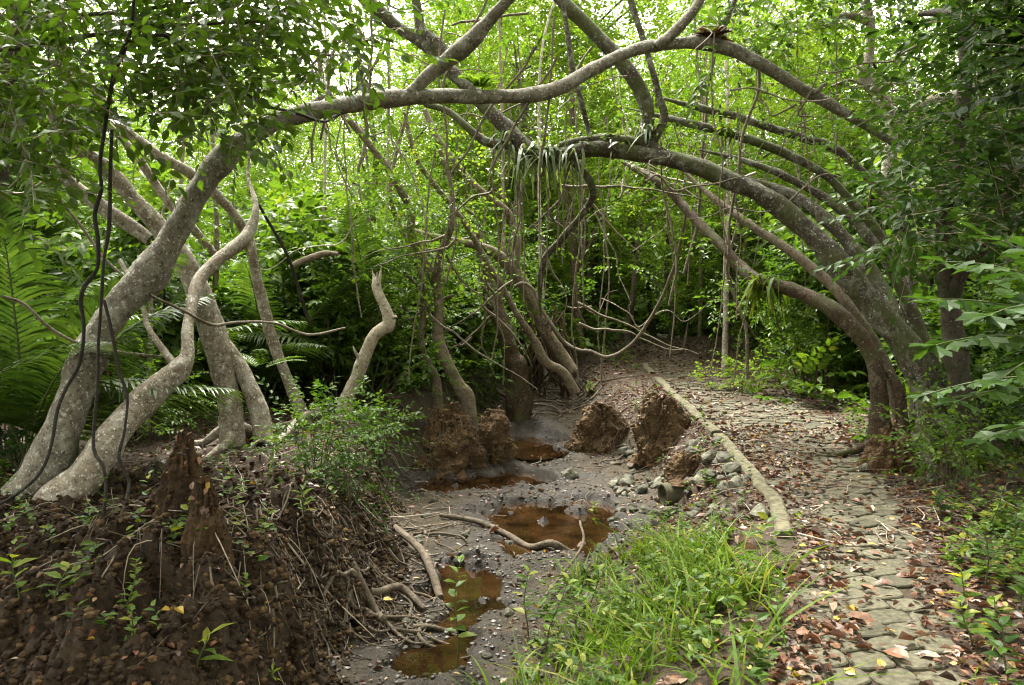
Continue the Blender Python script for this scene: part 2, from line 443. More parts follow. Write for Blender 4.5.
M['vine_dark'] = bark_mat('dark liana bark', (.014, .012, .009), (.032, .027, .02), (.09, .09, .07), .15, (.03, .04, .015), .2)
M['root'] = bark_mat('root bark', (.07, .052, .036), (.17, .132, .093), (.27, .24, .19), .3, (.08, .07, .03), .15)
M['twig'] = rnd_mat('twigs', [(0, (.07, .05, .035)), (.6, (.19, .15, .11)), (1, (.38, .33, .26))], .8)
M['stem'] = rnd_mat('green stems', [(0, (.06, .075, .025)), (1, (.10, .10, .04))], .6)
M['litter'] = rnd_mat('fallen leaves', [(0, (.022, .012, .008)), (.3, (.055, .024, .013)), (.55, (.095, .038, .018)), (.78, (.15, .062, .028)), (.90, (.19, .11, .07)), (.96, (.24, .17, .12)), (.972, (.32, .20, .03)), (1, (.36, .25, .03))], .48, .4, 0, .12, 40)
M['stone'] = rnd_mat('grey green stones', [(0, (.032, .031, .020)), (.5, (.065, .062, .041)), (.8, (.12, .114, .082)), (1, (.085, .056, .036))], .75, .3, .6, 0, 22, .5)
M['pebble'] = rnd_mat('wet pebbles', [(0, (.012, .010, .008)), (.7, (.04, .032, .025)), (1, (.10, .085, .068))], .5, .5)
M['paver'] = rnd_mat('mossy pavers', [(0, (.046, .042, .025)), (.5, (.066, .060, .037)), (1, (.092, .083, .054))], .8, .25, .5, 0, 35, .45)
M['concrete'] = rnd_mat('mossy concrete', [(0, (.05, .046, .027)), (1, (.095, .085, .052))], .85, .2, .9, 0, 16, .5)
M['clod'] = rnd_mat('soil clods', [(0, (.013, .008, .0045)), (.5, (.034, .0205, .010)), (1, (.075, .046, .022))], .9, .15, 1, 0, 45, .5)

M['clod_brown'] = rnd_mat('lighter brown soil', [(0, (.035, .022, .012)), (.5, (.075, .047, .024)), (1, (.14, .09, .045))], .9, .15, 1, 0, 45, .5)  # lighter brown than the other clods
# ground: mud, litter soil and crumbly clay by where they lie
def ground_mat():
    m, nt, ns, lk, out = new_mat('forest soil')
    ge = ns.new('ShaderNodeNewGeometry'); pos = ge.outputs['Position']
    def at(n):
        a = ns.new('ShaderNodeAttribute'); a.attribute_name = n; return a.outputs['Fac']
    def noise(sc, det=5, rough=.65):
        n = ns.new('ShaderNodeTexNoise'); n.inputs['Scale'].default_value = sc; n.inputs['Detail'].default_value = det; n.inputs['Roughness'].default_value = rough
        lk.new(pos, n.inputs['Vector']); return n.outputs['Fac']
    n1 = noise(7); n2 = noise(40, 5)
    litter = ramp(ns, [(.3, (.022, .015, .009)), (.55, (.048, .032, .019)), (.75, (.085, .058, .035))]); lk.new(n2, litter.inputs[0])
    mud = ramp(ns, [(.28, (.022, .0155, .0092)), (.5, (.042, .031, .0165)), (.72, (.074, .057, .034))]); lk.new(n1, mud.inputs[0])
    clay = ramp(ns, [(.3, (.009, .006, .0035)), (.52, (.028, .017, .008)), (.75, (.065, .039, .018))]); lk.new(n2, clay.inputs[0])
    moss = ramp(ns, [(.35, (.02, .03, .01)), (.7, (.055, .07, .02))]); lk.new(n2, moss.inputs[0])
    def mix(a, b, f):
        x = ns.new('ShaderNodeMix'); x.data_type = 'RGBA'; lk.new(f, x.inputs[0]); lk.new(a, x.inputs[6]); lk.new(b, x.inputs[7]); return x.outputs[2]
    c = mix(litter.outputs[0], mud.outputs[0], at('mud'))
    c = mix(c, clay.outputs[0], at('clay'))
    c = mix(c, moss.outputs[0], at('green'))
    trod = ramp(ns, [(.3, (.05, .036, .026)), (.5, (.088, .066, .049)), (.7, (.135, .106, .082))]); lk.new(n2, trod.inputs[0])
    c = mix(c, trod.outputs[0], at('trod'))
    dk = ns.new('ShaderNodeMix'); dk.data_type = 'RGBA'; dk.blend_type = 'MULTIPLY'; dk.inputs[7].default_value = (.38, .34, .30, 1); lk.new(at('wet'), dk.inputs[0]); lk.new(c, dk.inputs[6]); c = dk.outputs[2]
    pb = ns.new('ShaderNodeBsdfPrincipled'); lk.new(c, pb.inputs['Base Color'])
    rr = ns.new('ShaderNodeMapRange'); rr.inputs[3].default_value = .9; rr.inputs[4].default_value = .28
    wet = ns.new('ShaderNodeMath'); wet.operation = 'MULTIPLY'; lk.new(at('wet'), wet.inputs[0]); lk.new(noise(14, 3), wet.inputs[1])
    lk.new(wet.outputs[0], rr.inputs[0]); lk.new(rr.outputs[0], pb.inputs['Roughness']); pb.inputs['Specular IOR Level'].default_value = .3
    bm = ns.new('ShaderNodeBump'); bm.inputs['Strength'].default_value = .8; bm.inputs['Distance'].default_value = .02
    lk.new(noise(55, 6, .75), bm.inputs['Height']); lk.new(bm.outputs[0], pb.inputs['Normal'])
    lk.new(pb.outputs[0], out.inputs[0])
    return m
M['ground'] = ground_mat()

def water_mat():
    m, nt, ns, lk, out = new_mat('tea brown water')
    ge = ns.new('ShaderNodeNewGeometry')
    nz = ns.new('ShaderNodeTexNoise'); nz.inputs['Scale'].default_value = 3; nz.inputs['Detail'].default_value = 3; lk.new(ge.outputs['Position'], nz.inputs['Vector'])
    rp = ramp(ns, [(.35, (.006, .003, .0012)), (.65, (.028, .0135, .0045))]); lk.new(nz.outputs['Fac'], rp.inputs[0])
    pb = ns.new('ShaderNodeBsdfPrincipled'); lk.new(rp.outputs[0], pb.inputs['Base Color']); pb.inputs['Roughness'].default_value = .03
    pb.inputs['Specular IOR Level'].default_value = .5; pb.inputs['IOR'].default_value = 1.33
    n2 = ns.new('ShaderNodeTexNoise'); n2.inputs['Scale'].default_value = 9; lk.new(ge.outputs['Position'], n2.inputs['Vector'])
    bm = ns.new('ShaderNodeBump'); bm.inputs['Strength'].default_value = .06; bm.inputs['Distance'].default_value = .02
    lk.new(n2.outputs['Fac'], bm.inputs['Height']); lk.new(bm.outputs[0], pb.inputs['Normal'])
    lk.new(pb.outputs[0], out.inputs[0])
    return m
M['water'] = water_mat()

# ------------------------------------------------------------------ the ground sheet
th = np.concatenate([np.radians(np.arange(-180, -48, 4.0)), np.radians(np.arange(-48, 48, 0.17)), np.radians(np.arange(48, 180, 4.0))])
rad = np.concatenate([[0.02, .5, 1.0, 1.5], np.exp(np.arange(math.log(1.9), math.log(32), .0042)), np.geomspace(33, 400, 40)])
TH, RA = np.meshgrid(th, rad)
gx, gy = RA * np.sin(TH), RA * np.cos(TH)
gz = ground(gx, gy)
nr, nth = gx.shape
i = np.arange(nr - 1)[:, None] * nth; j = np.arange(nth)[None]; j2 = (j + 1) % nth
Fq = np.stack([i + j, i + j2, i + nth + j2, i + nth + j], -1).reshape(-1, 4)[:, ::-1]
ch, tl, tr = channel(gx, gy)
clay = np.clip((1 - tl) * smooth(8.5, 5.0, gy + .8 * noise3(gx * 1.5, gy * 1.5, 0, 5)) * smooth(-5, -3, gx) + (1 - smooth(.6, .95, tl)) * tl * smooth(14, 9, gy), 0, 1) * (gx < .9)
mudm = np.clip(smooth(.35, .75, ch) * smooth(19, 14, gy), 0, 1)
green = smooth(.05, .5, fbm(gx * .7, gy * .7, 5, 3, 77)) * (1 - mudm) * (1 - clay) * smooth(.6, 1.6, gx - xr_path(gy)) * .8
w_ = (gx - xl_path(gy)) / (xr_path(gy) - xl_path(gy))
trodm = smooth(.02, .2, w_) * smooth(1.0, .85, w_) * smooth(6.5, 8.5, gy) * smooth(28, 22, gy) * (.75 + .35 * noise3(gx * 2.5, gy * 2.5, 3, 71))
wetm = np.zeros_like(gx)
for (cx, cy, rx, ry) in PUD:
    q = ((gx - cx) / rx) ** 2 + ((gy - cy) / ry) ** 2 + .9 * noise3(gx * 3, gy * 3, 8, 51) + .5 * fbm(gx * 9, gy * 9, 2, 3, 52)
    wetm = np.maximum(wetm, smooth(3.6, .9, q) * smooth(.2, .7, ch))
ground_mb = MB(); ground_mb.add(np.stack([gx, gy, gz], -1).reshape(-1, 3), Fq)
tag(ground_mb.build('ground', M['ground'], extra={'wet': wetm.ravel(), 'trod': trodm.ravel(), 'mud': mudm.ravel(), 'clay': clay.ravel(), 'green': green.ravel()}), kind='structure')

# puddles of standing water in the stream bed
for (cx, cy, rx, ry) in PUD:
    zl = float(np.median(ground(np.linspace(cx - rx, cx + rx, 15), np.full(15, cy), False))) - 0.052
    t = np.linspace(0, 2 * PI, 40, endpoint=False)
    V = np.stack([cx + rx * 1.45 * np.cos(t), cy + ry * 1.45 * np.sin(t), np.full(40, zl)], -1)
    mb = MB(); mb.add(np.vstack([V, [(cx, cy, zl)]]), np.stack([np.arange(40), (np.arange(40) + 1) % 40, np.full(40, 40)], -1))
    tag(mb.build('water', M['water']), kind='structure')

# ------------------------------------------------------------------ the paved path and its kerb
def clip_poly(poly, n, c):
    out = []
    for k in range(len(poly)):
        a, b = poly[k], poly[(k + 1) % len(poly)]
        da, db = a @ n - c, b @ n - c
        if da <= 0: out.append(a)
        if da * db < 0: out.append(a + (b - a) * (da / (da - db)))
    return out

def chaikin(p, r=.22):
    p = np.asarray(p); q = np.roll(p, -1, 0)
    return np.stack([p * (1 - r) + q * r, p * r + q * (1 - r)], 1).reshape(-1, 2)

prg = np.random.default_rng(3)
cent = []
sp = .205
ycur, row = 2.3, 0
while ycur < 16:
    for k in range(-3, 14):
        x = 0.2 + k * sp + (row % 2) * sp / 2
        cent.append((x + prg.normal(0, .012), ycur + prg.normal(0, .011)))
    ycur += sp * .80; row += 1
cent = np.array(cent)
# sheared to follow the path
cent_w = np.stack([cent[:, 0] + xl_path(cent[:, 1]) - xl_path(np.array(2.3)) + .55, cent[:, 1]], -1)
pav = MB()
for c in cent_w:
    if prg.uniform() < .3 * smooth(9, 14, c[1]): continue
    if not (xl_path(c[1]) + .02 < c[0] < xr_path(c[1]) - .02): continue
    nb = cent_w[np.hypot(*(cent_w - c).T) < .5]
    poly = [c + np.array(v) for v in ((-.3, -.3), (.3, -.3), (.3, .3), (-.3, .3))]
    for q in nb:
        dv = q - c; L = np.hypot(*dv)
        if L < 1e-6: continue
        n = dv / L
        poly = clip_poly(poly, n, c @ n + L / 2 - .004)
        if len(poly) < 3: break
    if len(poly) < 3: continue
    p = chaikin(chaikin(poly, .2), .25)
    z0 = zp(c[1]) + prg.normal(0, .006) + .004
    tx, ty = prg.normal(0, .02, 2)
    def zz(q): return z0 + (q[:, 0] - c[0]) * tx + (q[:, 1] - c[1]) * ty
    inn = c + (p - c) * .93; m_ = len(p)
    V = np.vstack([np.c_[p, zz(p) - .04], np.c_[p, zz(p) + .003], np.c_[inn, zz(inn) + .009], [[c[0], c[1], z0 + .010]]])
    k = np.arange(m_); k2 = (k + 1) % m_
    Q = np.vstack([np.stack([k, k2, m_ + k2, m_ + k], -1), np.stack([m_ + k, m_ + k2, 2 * m_ + k2, 2 * m_ + k], -1)])
    T = np.stack([2 * m_ + k, 2 * m_ + k2, np.full(m_, 3 * m_)], -1)
    r = prg.uniform(0, 1)
    n0 = pav.n; pav.add(V, Q, r); pav.T.append(T + n0)
tag(pav.build('path', M['paver'], smooth=False), kind='structure')

kb = MB()
for a, b in ((5.3, 9.0), (9.08, 13.6), (14.2, 15.4)):
    ys = np.arange(a, b, .05)
    c = np.stack([xl_path(ys) - .07 + .012 * noise3(ys * 3, 0, 0, 3), ys, zp(ys) + .012 + .02 * noise3(ys * 2, 1, 0, 4)], -1)
    tn = unit(np.gradient(c, axis=0)); sd = np.stack([tn[:, 1], -tn[:, 0], 0 * tn[:, 0]], -1)
    prof = np.array([(-.065, -.32), (-.065, .015), (-.05, .035), (.035, .04), (.052, .025), (.054, -.1)])
    V = c[:, None] + sd[:, None] * prof[None, :, 0:1] + np.array([0, 0, 1.0]) * prof[None, :, 1:2]
    V = V + .016 * fbm(V[..., 0] * 7, V[..., 1] * 7, V[..., 2] * 7, 4, 8)[..., None]
    n, k = V.shape[:2]
    i = np.arange(n - 1)[:, None] * k; j = np.arange(k - 1)[None]
    kb.add(V.reshape(-1, 3), np.stack([i + j, i + k + j, i + k + j + 1, i + j + 1], -1).reshape(-1, 4), np.repeat(prg.uniform(.2, 1), n * k))
    for e in (0, n - 1):
        q = V[e]; kb.add(q, [(0, 1, 4, 5), (1, 2, 3, 4)] if e else [(5, 4, 1, 0), (4, 3, 2, 1)], .4)
tag(kb.build('kerb', M['concrete'], smooth=False), kind='structure')

# ------------------------------------------------------------------ the big trees one can tell apart
def tree(name, label, cat, bark, limbs, sides=14, group=None, crown=None, rough=.09, flare=1.35, roots=0):
    """limbs: list of (part name, pixel rows); the first is the trunk, carried down into the soil"""
    root = None
    for k, (pn, rows) in enumerate(limbs):
        w = line(rows)
        w[:, 3] *= np.where(w[:, 3] > .055, .76, .86)
        if k == 0: w[0, 3] *= 1.2
        if k == 0:
            gz_ = float(ground(w[0, 0], w[0, 1], False))
            base = np.array([w[0, 0], w[0, 1], gz_])
            root = empty(name, base, label, cat, group)
            d = w[0, :3] - w[1, :3]
            if w[0, 2] > gz_ - .4 and flare:
                nx = w[0].copy(); nx[:2] = w[0, :2] + d[:2] * .2; nx[2] = min(gz_, w[0, 2]) - .3; nx[3] *= flare
                w = np.vstack([nx, w])
        mb = MB(); tube(mb, w, step=.03, sides=sides + 8 if w[:, 3].max() > .05 else 10, rough=rough, knots=1, wob=.035, seed=abs(hash(pn)) % 7 + k * 3 + len(rows), freq=4.5)
        V = mb
        o = V.build(pn, M[bark], root)
        o.data.transform(__import__('mathutils').Matrix.Translation(-root.location))
    w0 = line(limbs[0][1])[0]; rb = w0[3] * .8; rgr = np.random.default_rng(len(label) * 7 + int(abs(w0[0]) * 100))
    for k in range(roots):
        a = 2 * PI * k / roots + rgr.normal(0, .4); L_ = rgr.uniform(.35, .95); pts = []
        x, y = w0[0], w0[1]; n_ = 7
        for i in range(n_):
            u = i / (n_ - 1); rr = rb * .45 + u * (rb + L_); a += rgr.normal(0, .12) * (i > 1)
            xx, yy = x + math.cos(a) * rr, y + math.sin(a) * rr
            pts.append((xx, yy, float(ground(xx, yy)) + rb * 1.5 * (1 - u) ** 3 - .012 * u, rb * (.42 * (1 - u) ** 1.2 + .05)))
        mb = MB(); tube(mb, pts, .03, 10, .12, knots=1, seed=k)
        o = mb.build('root', M[bark], root); o.data.transform(__import__('mathutils').Matrix.Translation(-root.location))
    return root

def add_crown(root, mb, mat, name='crown'):
    o = mb.build(name, M[mat], root, smooth=False)
    o.data.transform(__import__('mathutils').Matrix.Translation(-root.location))
    return o

def along(rows, n, rg, lo=0.0, hi=1.0, spread=.4):
    """n points near a limb given in pixel rows"""
    c = resample(line(rows), .1)
    k = rg.integers(int(lo * (len(c) - 1)), max(int(hi * (len(c) - 1)), 1) + 1, n)
    return c[k, :3] + rg.normal(0, spread, (n, 3))

A_TR = [(18, 520, 6.2, 31), (38, 480, 6.2, 29), (66, 420, 6.2, 22), (88, 360, 6.25, 20), (112, 315, 6.3, 19), (150, 274, 6.35, 24), (168, 245, 6.4, 18), (190, 207, 6.45, 15), (218, 165, 6.5, 14),
        (262, 130, 6.6, 12.5), (320, 108, 6.8, 11.5), (400, 99, 7.0, 10.5), (480, 97, 7.2, 9.5), (545, 91, 7.4, 10), (590, 71, 7.6, 9), (640, 49, 7.8, 8), (690, 43, 7.9, 7.5), (728, 48, 8.0, 8),
        (757, 61, 8.0, 8), (795, 85, 8.1, 7.5), (830, 105, 8.2, 7), (866, 126, 8.3, 6), (905, 150, 8.4, 4)]
A_B1 = [(405, 97, 7.0, 7), (424, 80, 7.0, 8.5), (445, 61, 6.9, 9.5), (470, 40, 6.8, 9), (492, 17, 6.7, 8.5), (512, -4, 6.6, 7.5), (560, -60, 6.5, 6), (590, -120, 6.4, 3)]
A_B2 = [(655, 47, 7.8, 5), (672, 34, 7.8, 6), (690, 14, 7.8, 6.5), (702, -8, 7.8, 6), (730, -70, 7.8, 4)]
A_B3 = [(716, 42, 7.9, 3), (724, 26, 7.9, 3), (735, -2, 7.9, 3), (748, -50, 7.9, 2)]
A_B4 = [(305, 108, 6.8, 3), (330, 90, 7, 4), (312, 80, 7.2, 4), (290, 84, 7.4, 3.5), (262, 78, 7.6, 2.5)]
A_B5 = [(668, 37, 7.8, 4), (684, 0, 7.9, 3.5), (700, -30, 8, 3)]
A_KN = [(798, 84, 8.1, 4), (815, 92, 8.05, 3.4), (822, 86, 8.0, 2.6), (827, 83, 8.0, 1.6)]
tA = tree('arching_tree', 'big grey tree arching over the whole stream and path, rising from the left bank', 'tree', 'bark_arch',
          [('trunk', A_TR), ('branch', A_B1), ('branch', A_B2), ('branch', A_B3), ('branch', A_B4), ('branch', A_KN)], sides=18)
crg = np.random.default_rng(11)
B_TR = [(62, 505, 6.0, 28), (84, 474, 6.05, 24), (112, 435, 6.2, 21), (142, 402, 6.4, 19), (168, 379, 6.5, 17), (180, 368, 6.55, 15), (187, 355, 6.6, 10), (187, 335, 6.7, 8), (190, 308, 6.9, 8), (200, 280, 7.1, 9), (222, 258, 7.3, 9), (248, 236, 7.5, 8),
        (256, 205, 7.6, 3.4), (248, 175, 7.8, 2), (252, 140, 7.9, .8)]
tB = tree('leaning_tree', 'stout pale trunk bent like an elbow, beside the foot of the arching tree', 'tree', 'bark_pale', [('trunk', B_TR), ('branch', [(180, 372, 6.5, 5), (150, 330, 6.7, 3.4), (142, 305, 6.9, 3), (120, 260, 7.1, 2.6)])], sides=16)
C_TR = [(233, 448, 8.0, 15), (229, 405, 8.0, 15.5), (222, 365, 7.95, 16), (213, 330, 7.9, 16.5), (198, 290, 7.8, 15), (180, 258, 7.7, 14), (158, 227, 7.6, 12), (135, 199, 7.5, 11), (110, 170, 7.4, 10), (78, 147, 7.2, 9), (62, 132, 7.1, 8), (52, 105, 7.0, 6), (70, 88, 6.9, 5), (60, 40, 6.8, 5), (40, -30, 6.7, 4)]
C_B1 = [(150, 240, 7.65, 8), (126, 224, 7.6, 9.5), (96, 203, 7.5, 9), (68, 180, 7.4, 8), (60, 160, 7.3, 7.5), (66, 135, 7.2, 6.5), (76, 100, 7.1, 6), (70, 88, 7.0, 5)]
C_ST = [(263, 440, 8.0, 12), (257, 408, 8.0, 11), (243, 375, 8.0, 10.5), (225, 345, 7.95, 10), (213, 322, 7.9, 9)]
tC = tree('crossing_tree', 'pale lichened trunk with a second stem, crossing behind the arching tree', 'tree', 'bark_pale', [('trunk', C_TR), ('stem', C_ST), ('branch', C_B1)], sides=16, roots=4)
D_TR = [(307, 428, 9.4, 8), (292, 388, 9.3, 7.5), (271, 335, 9.1, 7.5), (261, 295, 8.9, 7), (254, 262, 8.7, 6.5), (248, 238, 8.6, 7), (236, 216, 8.4, 6.5), (218, 195, 8.2, 6), (195, 176, 8.0, 6.5), (168, 161, 7.8, 6), (147, 147, 7.7, 6),
        (113, 118, 7.5, 5.5), (88, 81, 7.2, 5.5), (66, 66, 7.0, 5), (45, 62, 6.9, 4), (10, 50, 6.7, 3)]
D_B = [(250, 240, 8.6, 6), (222, 258, 8.6, 4), (206, 245, 8.4, 4.5), (190, 225, 8.2, 5), (172, 206, 8.0, 5), (152, 179, 7.9, 5), (137, 154, 7.8, 4.5), (113, 128, 7.7, 4.5), (84, 100, 7.6, 3.5)]
tD = tree('slender_leaning_tree', 'slim pale tree leaning left with a kinked joint, foot right of the crossing trunk', 'tree', 'bark_pale', [('trunk', D_TR), ('branch', D_B)], sides=12, roots=3)
tE = tree('dead_trunk', 'bleached white broken trunk leaning beside the palm fronds', 'dead tree', 'bark_white',
          [('trunk', [(342, 412, 9.6, 10), (350, 388, 9.6, 9), (363, 360, 9.6, 8.5), (375, 336, 9.6, 8), (389, 324, 9.6, 9), (384, 306, 9.6, 7), (377, 290, 9.6, 6.5), (377, 279, 9.6, 5.5)]),
           ('splinter', [(375, 284, 9.6, 3), (374, 277, 9.6, 2), (372, 270, 9.6, .3)]), ('splinter', [(379, 284, 9.6, 3.4), (381, 275, 9.6, 2), (382, 266, 9.6, .3)]), ('splinter', [(378, 284, 9.55, 3), (378, 276, 9.55, 2), (377, 272, 9.5, .4)]), ('splinter', [(388, 322, 9.6, 4), (393, 318, 9.55, 2.4), (397, 317, 9.5, .5)]),
           ('stub', [(362, 362, 9.6, 3), (356, 352, 9.5, 1.6), (353, 346, 9.5, .4)])], flare=1.2, rough=.2)
F_TR = [(468, 404, 11, 8), (459, 385, 11, 7), (446, 360, 11, 8.5), (438, 335, 11, 7.5), (438, 305, 11, 6.5), (434, 280, 11, 6.5), (419, 249, 10.9, 6), (411, 232, 10.8, 6), (411, 210, 10.7, 5.5), (398, 185, 10.5, 5), (385, 163, 10.4, 4.5), (366, 140, 10.3, 4.5), (347, 117, 10.2, 4), (325, 90, 10, 3.5), (318, 50, 10, 3)]
F_B = [(438, 300, 11, 5), (436, 280, 10.9, 5), (437, 260, 10.8, 4.5), (446, 240, 10.7, 4.5), (451, 224, 10.6, 4), (452, 190, 10.6, 3), (440, 150, 10.5, 2.5)]
tF = tree('forked_tree', 'grey twisted tree forking twice, between the dead white trunk and the stream', 'tree', 'bark_brown', [('trunk', F_TR), ('branch', F_B)], sides=10, roots=3)
tF2 = tree('thin_crooked_tree', 'thin crooked stem close on the left of the forked tree', 'tree', 'bark_brown',
           [('trunk', [(437, 388, 11.2, 5), (428, 365, 11.2, 5), (420, 343, 11.2, 5), (423, 315, 11.2, 3.5), (421, 280, 11.2, 3.2), (414, 250, 11.2, 3), (400, 226, 11.2, 3), (390, 190, 11, 2.5), (400, 140, 11, 2), (412, 95, 10.8, 1.5)])])
tG = tree('wand_tree', 'long thin straight stem leaning over the bank roots left of the path', 'tree', 'bark_brown',
          [('trunk', [(575, 392, 12.2, 6), (562, 372, 12.1, 6.5), (546, 362, 12, 6), (533, 338, 11.9, 4.5), (515, 311, 11.7, 4), (502, 288, 11.6, 4), (491, 270, 11.5, 3.6), (478, 247, 11.4, 3.4), (466, 225, 11.3, 3.2), (450, 205, 11.2, 3), (433, 184, 11, 3), (414, 152, 10.8, 2.6), (404, 110, 10.7, 2)])], flare=0)
tG2 = tree('sagging_tree', 'grey limb sprawling from the bank roots up to the left, behind the wand-thin stem', 'tree', 'bark_brown',
           [('trunk', [(573, 372, 12.6, 7), (560, 352, 12.6, 8), (546, 332, 12.5, 8), (531, 300, 12.4, 8), (515, 274, 12.3, 8), (498, 256, 12.2, 7), (477, 246, 12.1, 5.5), (455, 241, 12, 5), (422, 234, 11.9, 4), (395, 226, 11.8, 3)]),
            ('branch', [(516, 276, 12.3, 5), (517, 245, 12.2, 5), (513, 222, 12.2, 5), (500, 206, 12.1, 5), (477, 188, 12, 4.5), (455, 163, 11.9, 4), (435, 135, 11.8, 3.5), (425, 110, 11.8, 3)])], flare=0)
tS = tree('rotten_trunk', 'thick crumbling brown trunk leaning behind the bank roots', 'dead tree', 'bark_rust',
          [('trunk', [(518, 375, 13, 12), (511, 355, 13, 11), (502, 325, 13, 10), (492, 295, 13, 10), (486, 268, 13, 9), (480, 246, 13, 7), (477, 232, 13, 5)])], sides=16, rough=.3, flare=1.2)
tS2 = tree('rooty_trunk', 'brown ragged trunk hung with aerial roots at the bend of the path', 'tree', 'bark_rust',
           [('trunk', [(580, 342, 17, 5), (577, 300, 17, 5), (575, 255, 17, 5.5), (570, 215, 16.8, 4.5), (566, 180, 16.6, 4), (572, 120, 16.5, 3.5), (570, 40, 16.5, 2.5)]),
            ('branch', [(576, 270, 17, 3.5), (590, 245, 17, 2.6), (600, 222, 17, 2.2), (618, 205, 17, 1.6)])], rough=.2)
# the epiphyte-laden limb of the big mossy tree on the right
I_TR = [(930, 470, 7.4, 24), (931, 432, 7.4, 19), (928, 396, 7.4, 19), (912, 356, 7.45, 18), (893, 330, 7.5, 17), (868, 300, 7.55, 16), (842, 268, 7.6, 15), (815, 238, 7.7, 13), (788, 212, 7.8, 12), (757, 192, 7.9, 11.5), (720, 175, 8.0, 11.5), (690, 163, 8.05, 11),
        (660, 156, 8.1, 11), (625, 151, 8.2, 10.5), (595, 150, 8.2, 11), (565, 155, 8.25, 11), (545, 156, 8.3, 12), (528, 151, 8.3, 12), (508, 131, 8.3, 9.5), (488, 109, 8.35, 9), (467, 88, 8.4, 9), (449, 71, 8.4, 9), (429, 50, 8.45, 8.5), (398, 27, 8.5, 8), (371, 4, 8.5, 8), (330, -30, 8.6, 6)]
I_B1 = [(895, 322, 7.5, 9), (884, 298, 7.7, 11), (862, 260, 7.9, 10), (832, 224, 8.1, 8.5), (804, 202, 8.3, 7.5), (770, 187, 8.5, 6.5), (735, 178, 8.7, 4)]
I_B2 = [(520, 145, 8.3, 6), (490, 143, 8.35, 5), (470, 130, 8.4, 4.5), (450, 113, 8.5, 4), (425, 104, 8.6, 3.5)]
I_B3 = [(450, 70, 8.4, 6), (438, 45, 8.4, 8), (422, 30, 8.45, 7), (417, 5, 8.5, 5.5), (410, -40, 8.5, 4)]
I_B4 = [(665, 153, 8.1, 6), (640, 144, 8.15, 6), (600, 140, 8.2, 5), (560, 146, 8.25, 5)]
I_B5 = [(572, 160, 8.25, 4), (588, 178, 8.3, 4.5), (592, 196, 8.4, 4.5), (578, 218, 8.6, 4), (562, 238, 8.8, 4.5), (545, 262, 9, 4), (540, 300, 9.2, 2), (543, 330, 9.3, .8)]
tI = tree('mossy_tree', 'big mossy tree right of the path whose limb sweeps left carrying hanging epiphytes', 'tree', 'bark_mossy',
          [('trunk', I_TR), ('branch', I_B1), ('branch', I_B2), ('branch', I_B3), ('branch', I_B4), ('branch', I_B5)], sides=18, roots=6)
J_TR = [(886, 462, 8.0, 14.3), (880, 420, 8.0, 11.8), (879, 385, 8.0, 11.3), (873, 358, 8.05, 11.3), (858, 333, 8.15, 10.9), (835, 310, 8.3, 10.5), (805, 294, 8.6, 9.7), (780, 287, 8.8, 8.8), (757, 280, 9.0, 8.4), (741, 266, 9.2, 7.6), (729, 252, 9.3, 7.1), (714, 237, 9.5, 6.7), (698, 222, 9.7, 6.3), (680, 202, 9.9, 5.9), (662, 185, 10, 5.0), (640, 172, 10.2, 3.8), (618, 160, 10.4, 1.7), (595, 152, 10.5, 0.6)]
tJ = tree('rusty_tree', 'rust brown leaning trunk curving left over the path, left of the mossy tree', 'tree', 'bark_rust',
          [('trunk', J_TR), ('stem', [(866, 470, 8.1, 8), (872, 430, 8.05, 7), (879, 398, 8.0, 6)]), ('stem', [(906, 468, 7.9, 9), (904, 430, 7.9, 8), (900, 395, 7.9, 7), (890, 372, 8.0, 5)])], sides=16, rough=.12, roots=4)
K_TR = [(915, 462, 8.6, 9), (917, 400, 8.6, 9), (915, 340, 8.6, 8.5), (906, 298, 8.6, 7.5), (896, 266, 8.6, 7), (880, 234, 8.7, 6.5), (857, 207, 8.8, 6), (828, 178, 8.9, 5.5), (794, 158, 9, 5.5), (760, 144, 9.1, 5), (719, 131, 9.2, 5), (674, 120, 9.3, 4.5), (648, 113, 9.4, 1.6), (625, 108, 9.5, .6)]
tI2 = tree('slim_mossy_tree', 'slim dark mossy trunk fanning left close behind the big mossy tree', 'tree', 'bark_mossy', [('trunk', [(950, 466, 7.7, 11), (946, 425, 7.7, 9), (938, 380, 7.75, 8.5), (922, 335, 7.8, 8.5), (903, 292, 7.9, 8), (880, 252, 8.0, 7.5), (850, 216, 8.2, 7), (812, 190, 8.4, 6), (770, 170, 8.6, 4.5), (735, 158, 8.8, 3), (700, 150, 9, 1)])])
tI3 = tree('spotted_leaning_tree', 'slim lichen spotted trunk leaning left between the rusty tree and the big mossy tree', 'tree', 'bark_brown', [('trunk', [(902, 466, 8.3, 11), (900, 425, 8.3, 9), (893, 385, 8.3, 8), (876, 345, 8.4, 7.5), (853, 312, 8.5, 7.5), (826, 280, 8.7, 7), (790, 250, 9, 6), (755, 228, 9.3, 5), (722, 205, 9.6, 4), (690, 178, 9.9, 2.5), (668, 150, 10.1, 1)])])
tK = tree('bowed_tree', 'thin dark tree bowed to the left between the two thick mossy limbs', 'tree', 'bark_mossy',
          [('trunk', K_TR), ('branch', [(908, 300, 8.6, 5), (908, 250, 8.8, 5), (898, 215, 9, 5), (878, 188, 9.2, 5), (840, 152, 9.4, 5.5), (804, 137, 9.5, 5.5), (777, 129, 9.6, 5.5), (736, 116, 9.7, 5), (700, 108, 9.8, 5), (684, 104, 9.8, 3), (655, 96, 9.9, 1)]),
           ('branch', [(757, 200, 9.4, 3.5), (787, 223, 9.3, 4), (820, 250, 9.1, 4), (850, 290, 8.9, 4.5), (885, 330, 8.7, 5), (905, 370, 8.6, 5)])], sides=12, roots=3)
